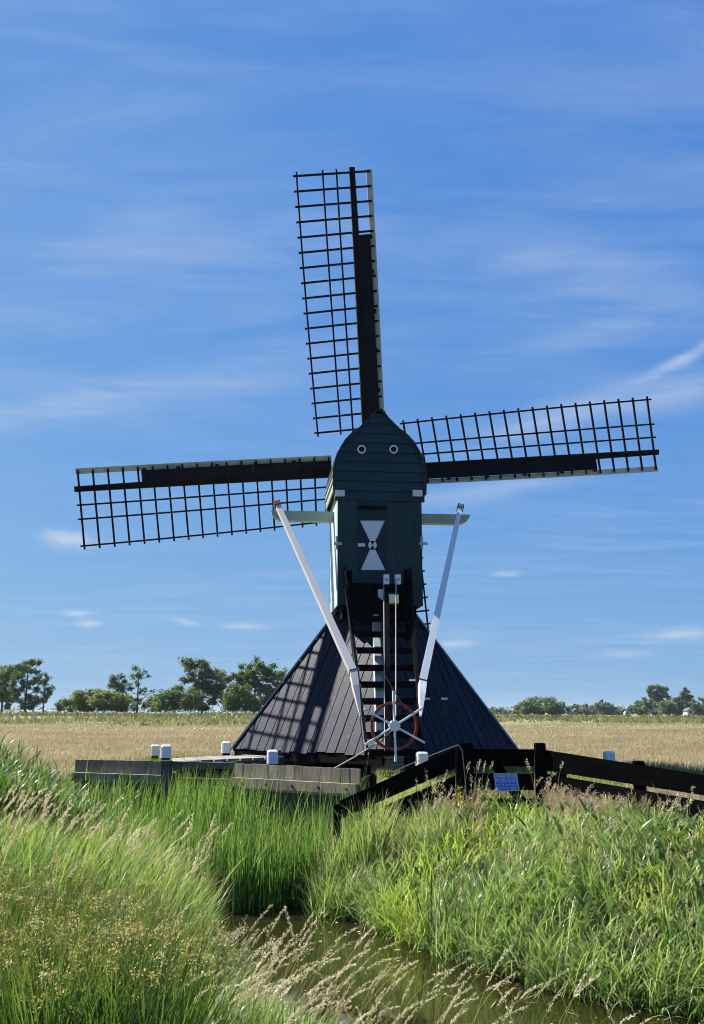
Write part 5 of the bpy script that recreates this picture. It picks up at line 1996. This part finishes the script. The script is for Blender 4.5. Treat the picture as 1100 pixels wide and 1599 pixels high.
# rough strip far behind
vg = Veg()
n = 26000
yv = RNG.uniform(66, 136, n)
xv = RNG.uniform(-0.42, 0.42, n) * yv
pn2 = np.sin(xv * 0.16 + 1.0) * np.cos(yv * 0.3 + xv * 0.05) + RNG.normal(size=n) * 0.4
dens = np.clip((yv - 80 - 12 * np.sin(xv * 0.11) - 8 * np.sin(xv * 0.31 + 2)) / 40, 0.0, 1) * np.where(pn2 > -0.1, 1, 0.35)
k = RNG.random(n) < dens
xv, yv, pn2 = xv[k], yv[k], pn2[k]
bs = np.stack([xv, yv, ground_z(xv, yv)], 1)
N = len(bs)
h = RNG.uniform(0.2, 0.5, N) + 0.35 * sm(116, 130, yv) * RNG.random(N)
P = curves(bs, h, RNG.uniform(0, 6.28, N), RNG.uniform(0, 0.4, N), RNG.uniform(0.1, 0.8, N), 2)
vg.add(*ribbons(P, RNG.uniform(0.10, 0.25, N), RNG.uniform(-0.8, 0.8, N), np.array([0.9, 1.0, 0.15]), np.clip(0.9 - 0.5 * sm(112, 128, yv) - 0.25 * pn2 * RNG.random(N), 0, 1)))
vg.build('rough_grass', [M['g_rough']], 'rougher greenish grass strip along the far edge of the field', 'grass')

# two yellow flowering plants before the fence
for (u, v, Y, hgt, lab) in ((717, 1226, 11.9, 0.5, 'yellow flowering spike in front of the sloping black fence, taller of two'),
                            (747, 1240, 11.9, 0.42, 'shorter yellow flowering spike left below the blue sign')):
    tpz = at(u, v, Y)
    zg = float(ground_z(tpz[0], Y))
    r = empty('flowering_plant', (tpz[0], Y, zg))
    tag(r, lab, 'plant', 'yellow flowering plants by the fence')
    hh = tpz[2] - zg
    mb = MB()
    mb.tube([(0, 0, -0.05), (0.01, 0, hh * 0.5), (0, 0, hh)], [0.006, 0.005, 0.003], 5)
    mb.build('stem', M['g_bank'], r)
    pos = np.stack([RNG.normal(size=110) * 0.020, RNG.normal(size=110) * 0.020, hh - 0.24 * RNG.random(110)], 1)
    if 'yellow_petals' not in M:
        M['yellow_petals'] = flat('yellow_petals', (0.50, 0.38, 0.03), 0.6, 0.2)
    link('flower_spike', quads_mesh('flower_spike', leaf_quads(pos, 0.013, RNG), M['yellow_petals']), r)['kind'] = 'stuff'
    pos = np.stack([RNG.normal(size=40) * 0.05, RNG.normal(size=40) * 0.05, hh * RNG.uniform(0.1, 0.65, 40)], 1)
    link('leaves', quads_mesh('leaves', leaf_quads(pos, 0.04, RNG), M['leaf_mid'], RNG.random(40)), r)

# ------------------------------------------------------------------ thin summer haze that lets the far trees fade a little
hm = bpy.data.materials.new('haze')
hm.use_nodes = True
ht = NT(hm.node_tree)
for nd in list(ht.n):
    ht.n.remove(nd)
ho = ht.new('ShaderNodeOutputMaterial')
pv = ht.new('ShaderNodeVolumePrincipled')
pv.inputs['Color'].default_value = (0.72, 0.84, 0.97, 1)
pv.inputs['Density'].default_value = 0.00011
pv.inputs['Anisotropy'].default_value = 0.2
ht.l.new(pv.outputs[0], ho.inputs['Volume'])
mb = MB()
mb.box(-3900, 3900, -800, 5300, -3.0, 16.0)
tag(mb.build('haze', hm), 'thin pale summer haze over the whole meadow', 'haze', kind='stuff')
